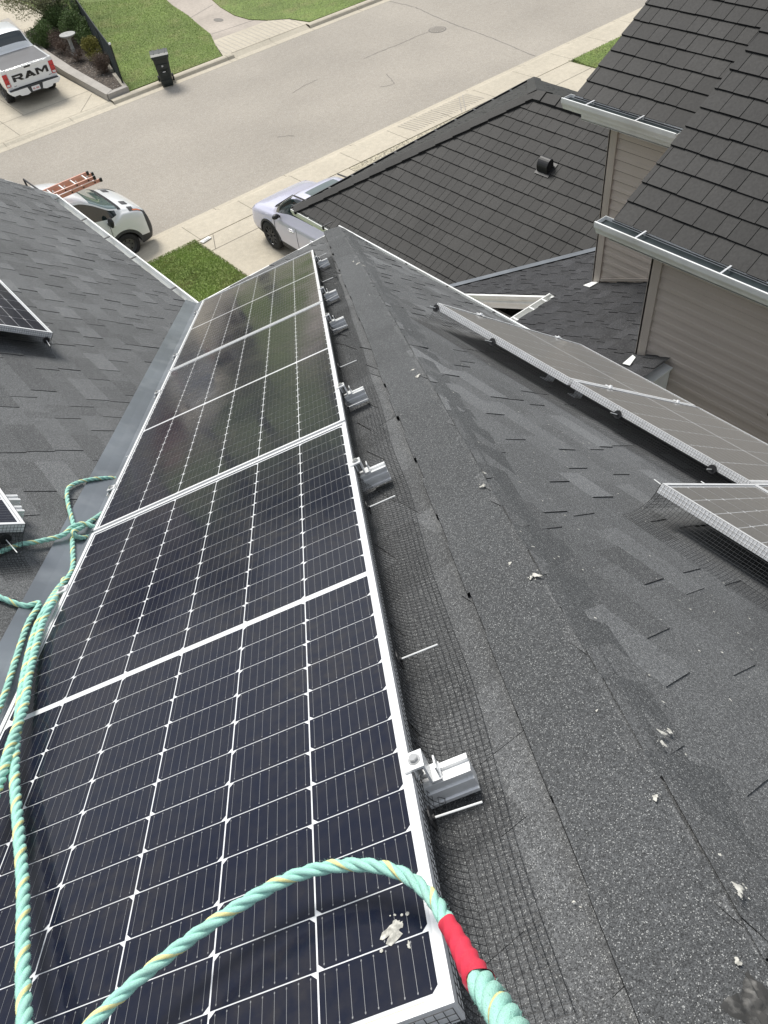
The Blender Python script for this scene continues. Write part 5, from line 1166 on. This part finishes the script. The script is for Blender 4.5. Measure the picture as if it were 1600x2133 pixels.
def make_van(root):
    st = [(2.74, [(.42, .30), (.62, .36), (.70, .48), (.68, .60), (.62, .70), (.50, .74), (.36, .77), (.2, .785), (0, .79)]),
          (2.66, Ph(.74, .24, .85, .46, .88, .98)), (2.48, Ph(.84, .24, .905, .56, 1.05, 1.13)), (2.30, Ph(.87, .24, .925, .64, 1.12, 1.21)), (2.16, Ph(.87, .24, .93, .66, 1.15, 1.26)),
          (2.08, Ph(.87, .24, .93, .66, 1.16, 1.29, .72)),
          (1.82, P9(.88, .24, .93, .62, 1.05, .80, 1.42, .03)), (1.52, P9(.88, .24, .93, .62, 1.02, .76, 1.66, .04)), (1.25, P9(.88, .24, .93, .62, 1.02, .75, 1.82, .06)), (.70, P9(.88, .24, .935, .62, 1.03, .79, 1.94, .06)),
          (-.4, P9(.88, .24, .935, .62, 1.05, .81, 1.99, .06)), (-1.3, P9(.87, .26, .935, .62, 1.05, .80, 1.98, .06)), (-1.62, P9(.85, .28, .91, .62, 1.03, .72, 1.84, .04)), (-1.70, P9(.80, .32, .87, .62, 1.0, .68, 1.76, .02))]
    wh = [(1.93, .33), (-.95, .33)]
    def parts(i, j, left):
        if 5.15 < i < 7.1 and j > 5.35: return 'windscreen'
        if 5.45 < i < 8.6 and 4.2 < j < 5.15: return 'side_window'
        if i < 1.45 and j < 4.3: return 'bumper'
        if j < 1.2: return 'sill_trim'
        return 'body'
    mbs, Fg = car_body(st, wh, parts, arch=.385)
    mt = dict(body='white_paint', windscreen='wind_glass', side_window='car_glass', bumper='trim', sill_trim='trim')
    for nm, mb in mbs.items():
        o = weld(mb).build(nm.rstrip('#'), M[mt[nm.rstrip('#')]], root, world=False, smooth=True, auto=True)
        if nm == 'body': body = o
    for s in (-1, 1):
        y = .94*s; mb = MB()
        for x in (1.66, .62): groove(mb, [V(x, y*.985, .36), V(x, y, .62), V(x+.02, y*.985, .95), V(x+.04, y*.95, 1.06)])
        mb.build('door_gap', M['trim'], body, world=False)
        mb = MB(); mb.tube([V(.70, y, .90), V(.90, y, .91)], .018, 6); mb.build('door_handle', M['trim'], root, world=False)
        mb = MB(); mb.sphere((1.70, 1.04*s, 1.14), .06, .10, .13, 14, 8); mb.box((1.66, .88*s, 1.04), (.06, 0, 0), (0, .12*s, 0), (0, 0, .05)); mi = mb.build('wing_mirror', M['black'], root, world=False, smooth=True)
        mb = MB(); mb.sphere((1.73, 1.055*s, 1.07), .045, .07, .055, 12, 6); mb.build('mirror_shell', M['white_paint'], mi, world=False, smooth=True)
        for xc, zc in wh:
            mb = MB(); arch_lip(mb, xc, zc, .375, .905*s, s, .07, .03); mb.build('wheel_arch', M['trim'], root, world=False)
            wheel(root, xc, .80*s, .33, s, 'rim', 0, .22)
        mb = MB(); quadpanel(mb, Fg, 6, 3, 1.0, 3.2, 3.65, 5.35, .008, left=s < 0); hl_ = mb.build('headlight', M['trim'], root, world=False, smooth=True)
        mb = MB(); quadpanel(mb, Fg, 6, 3, 1.2, 2.5, 4.3, 5.35, .014, left=s < 0); mb.build('lens', M['lamp_clear'], hl_, world=False, smooth=True)
        mb = MB(); quadpanel(mb, Fg, 6, 3, 1.7, 2.7, 3.65, 4.35, .014, left=s < 0); mb.build('indicator', M['lamp_orange'], hl_, world=False, smooth=True)
        mb = MB(); quadpanel(mb, Fg, 6, 3, 2.5, 3.35, 6.0, 6.7, .010, left=s < 0); mb.build('bonnet_vent', M['trim'], root, world=False)
    mb = MB(); quadpanel(mb, Fg, 6, 3, 4.6, 5.2, 5.0, 8, .008); quadpanel(mb, Fg, 6, 3, 4.6, 5.2, 5.0, 8, .008, left=False)
    mb.tube([V(2.12, -.55, 1.20), V(1.98, .15, 1.36)], .012, 5); mb.tube([V(2.14, .10, 1.21), V(2.0, .70, 1.30)], .012, 5); mb.build('wiper_cowl', M['black'], root, world=False)
    for x in (.75, -.9):
        mb = MB(); mb.tube([V(x, -.80, 1.90), V(x, -.82, 2.07), V(x, .82, 2.07), V(x, .80, 1.90)], .022, 6); mb.build('roof_rack', M['black'], root, world=False)
    return root
van = empty('parked_van', place(3.80, 19.93, .0, 1.5) @ Matrix.Diagonal((1.09, 1.06, 1.02, 1))); tag(van, 'white work van with black bumper and roof rack parked at the near kerb', 'van')
make_van(van)
# extension ladder on the rack
lad = empty('extension_ladder', place(3.92, 19.98, .0, .5) @ Matrix.Translation((1.98, -.72, 2.14))); tag(lad, 'orange fibreglass extension ladder lying on the roof rack of the white van', 'ladder')
for lvl, (z, wy, dx) in enumerate(((0, .23, 0), (.085, .19, -.12))):
    for s in (-1, 1):
        mb = MB(); y = wy*s
        mb.ext([(-.012*s, -.038), (.016*s, -.038), (.016*s, -.032), (-.006*s, -.032), (-.006*s, .032), (.016*s, .032), (.016*s, .038), (-.012*s, .038)], (dx-3.6, y, z), (0, 1, 0), (0, 0, 1), (3.6, 0, 0))
        for q in range(11): mb.disc((dx-.18-q*.305, y+.012*s, z), (0, s, 0), .017, .008, 8, 1); mb.box((dx-.20-q*.305, y-.014*s, z-.026), (.04, 0, 0), (0, .006*s, 0), (0, 0, .052), 2)
        r_ = mb.build('side_rail', [M['ladder'], M['black'], M['alu']], lad, world=False)
        mb = MB(); mb.box((dx-.05, y-.022, z-.045), (.06, 0, 0), (0, .044, 0), (0, 0, .09)); mb.build('foot', M['black'], r_, world=False)
        mb = MB(); 
        for q in range(0):
            x_ = dx-.18-q*.305; mb.disc((x_, y-.026*s if s > 0 else y+.026, z), (0, s, 0), .016, .006, 8); mb.box((x_-.03, y+.006*s, z-.03), (.05, 0, 0), (0, .012*s, 0), (0, 0, .06))
    for q in range(11):
        x_ = dx-.18-q*.305; mb = MB(); mb.tube([(x_, -wy, z), (x_, wy, z)], .017, 8); mb.build('rung', M['alu'], lad, world=False)

def make_truck(root):
    """x forward; tail at x=0"""
    W_ = .985
    def bed(x, zt, w=W_, zs=.50): return [(w-.09, zs), (w-.02, zs+.16), (w, .95), (w-.005, zt-.10), (w-.02, zt-.01), (w-.06, zt), (w-.10, zt+.004), (w*.5, zt+.012), (0, zt+.016)]
    def cab(x, wr, zr, zb=1.32): return [(W_-.06, .48), (W_-.01, .62), (W_+.005, .95), (W_, zb-.12), (W_-.03, zb), (wr+.03, zr-.10), (wr-.05, zr-.015), (wr*.5, zr+.02), (0, zr+.025)]
    st = [(.0, bed(0, 1.34, W_-.05)), (.05, bed(0, 1.36)), (.9, bed(0, 1.36)), (1.78, bed(0, 1.36)), (1.86, cab(0, .86, 1.38)), (1.90, cab(0, .80, 1.50)), (2.10, cab(0, .72, 1.90)), (2.6, cab(0, .72, 1.95)), (3.5, cab(0, .72, 1.94)), (3.9, cab(0, .74, 1.80)),
          (4.35, cab(0, .86, 1.42)), (4.45, Ph(.92, .48, W_, .9, 1.25, 1.38)), (5.3, Ph(.9, .48, W_, .85, 1.20, 1.30)), (5.75, Ph(.82, .46, .93, .8, 1.05, 1.12))]
    wh = [(1.15, .40), (4.9, .40)]
    def parts(i, j, left):
        if 2.0+3.1 < i < 6.0 and j > 5.45: return 'rear_window'
        if 9.1 < i < 10.4 and j > 5.4: return 'windscreen'
        if 6.2 < i < 9.6 and 4.25 < j < 5.2: return 'side_window'
        if .9 < i < 2.97 and j > 6.0: return 'bed_cover'
        return 'body'
    mbs, Fg = car_body(st, wh, parts, arch=.46)
    mt = dict(body='white_paint', windscreen='car_glass', side_window='car_glass', rear_window='car_glass', bed_cover='cover')
    for nm, mb in mbs.items(): weld(mb).build(nm.rstrip('#'), M[mt[nm.rstrip('#')]], root, world=False, smooth=True, auto=True)
    # tailgate
    mb = MB(); mb.box((-.035, -.78, .72), (.05, 0, 0), (0, 1.56, 0), (0, 0, .60)); mb.box((-.05, -.78, 1.25), (.07, 0, 0), (0, 1.56, 0), (0, 0, .10)); tg = mb.build('tailgate', M['white_paint'], root, world=False, bevel=.012)
    mb = MB(); mb.box((-.058, -.12, 1.262), (.012, 0, 0), (0, .24, 0), (0, 0, .05)); mb.build('handle', M['black'], tg, world=False)
    def letter(polys, yc, wd, ht=.215, zb=.925):
        mb = MB()
        for pl in polys: mb.ext([(-(q[0]-.5)*wd, q[1]*ht) for q in pl], (-.040, yc, zb), (0, 1, 0), (0, 0, 1), (-.007, 0, 0))
        mb.build('letter', M['black'], tg, world=False)
    letter([[(0, 0), (.26, 0), (.26, .66), (0, .66)], [(0, .72), (0, 1), (.86, 1), (1, .9), (1, .74)], [(.74, .74), (1, .74), (1, .52), (.86, .38), (.74, .38)], [(.26, .36), (.74, .36), (.74, .54), (.26, .54)], [(.46, .36), (.78, .36), (1.04, 0), (.72, 0)]], .46, .40)
    letter([[(0, 0), (.27, 0), (.60, .72), (.60, 1), (.38, 1)], [(.62, 1), (.40, 1), (.40, .72), (.73, 0), (1, 0)], [(.24, .16), (.76, .16), (.68, .34), (.32, .34)]], .0, .44)
    letter([[(0, 0), (.20, 0), (.20, 1), (.0, 1)], [(1, 0), (.80, 0), (.80, 1), (1, 1)], [(.20, 1), (.20, .66), (.5, .12), (.5, .52), (.26, 1)], [(.80, 1), (.80, .66), (.5, .12), (.5, .52), (.74, 1)]], -.47, .46)
    mb = MB()
    for k in range(5): mb.box((-.038, -.66-.022*k, .80), (.004, 0, 0), (0, -.014, 0), (0, 0, .026))
    for k in range(4): mb.box((-.038, .70-.024*k, .78), (.004, 0, 0), (0, -.016, 0), (0, 0, .022))
    mb.build('badge', M['trim'], tg, world=False)
    for s in (-1, 1):
        mb = MB(); mb.box((-.03, .80*s if s > 0 else -.975, .80), (.14, 0, 0), (0, .175, 0), (0, 0, .43)); tl = mb.build('tail_light', M['lamp_red'], root, world=False, bevel=.02)
        mb = MB(); mb.box((-.036, (.83 if s > 0 else -.945), .83), (.01, 0, 0), (0, .115, 0), (0, 0, .07)); mb.build('reversing_lens', M['lamp_clear'], tl, world=False)
        mb = MB(); mb.box((-.034, (.82 if s > 0 else -.955), .93), (.008, 0, 0), (0, .135, 0), (0, 0, .012)); mb.box((-.034, (.82 if s > 0 else -.955), 1.08), (.008, 0, 0), (0, .135, 0), (0, 0, .012)); mb.build('lamp_divider', M['black'], tl, world=False)
    mb = MB(); z0, z1_ = .47, .68
    for s in (-1, 1):
        pr = [(s*.24, z0+.02), (s*.36, z0-.02), (s*.60, z0-.0), (s*.66, z0+.06), (s*.86, z0+.05), (s*.95, z0+.12), (s*1.0, z1_+.0), (s*.30, z1_)]
        mb.ext(pr, (-.17, 0, 0), (0, 1, 0), (0, 0, 1), (.20, 0, 0)); mb.box((-.02, s*.93-.02, z0+.1), (.35, 0, 0), (0, .05, 0), (0, 0, .14))
    mb.box((-.12, -.32, z0+.06), (.12, 0, 0), (0, .64, 0), (0, 0, .13))
    bp = mb.build('bumper', M['white_paint'], root, world=False)
    mb = MB(); mb.box((-.16, -.93, z1_-.0), (.17, 0, 0), (0, 1.86, 0), (0, 0, .02)); mb.box((-.14, -.30, z0+.0), (.08, 0, 0), (0, .60, 0), (0, 0, .20)); mb.build('step_pad', M['trim'], bp, world=False)
    mb = MB(); mb.box((-.158, -.155, .50), (.012, 0, 0), (0, .31, 0), (0, 0, .155)); pl_ = mb.build('number_plate', M['plate'], root, world=False)
    mb = MB()
    for k in range(6):
        if k != 3: mb.box((-.161, -.115+k*.04, .545), (.002, 0, 0), (0, .022, 0), (0, 0, .055))
    mb.build('plate_marks', M['red_mark'], pl_, world=False)
    for s in (-1, 1):
        for xc, zc in wh: mb = MB(); arch_lip(mb, xc, zc, .45, .95*s, s, .03, .02); mb.build('wheel_arch', M['trim'], root, world=False)
        for xc, zc in wh: wheel(root, xc, .84*s, .40, s, 'rim', 6, .28)
    mb = MB(); mb.box((.1, -.8, .45), (5.3, 0, 0), (0, 1.6, 0), (0, 0, .15)); mb.build('underbody', M['black'], root, world=False)
    return root
trk = empty('pickup_truck', place(8.72, 31.55, .07, 86) @ Matrix.Diagonal((.96, .96, .96, 1))); tag(trk, 'white pickup truck seen from behind with grey bed cover on the far driveway', 'pickup truck')
make_truck(trk)
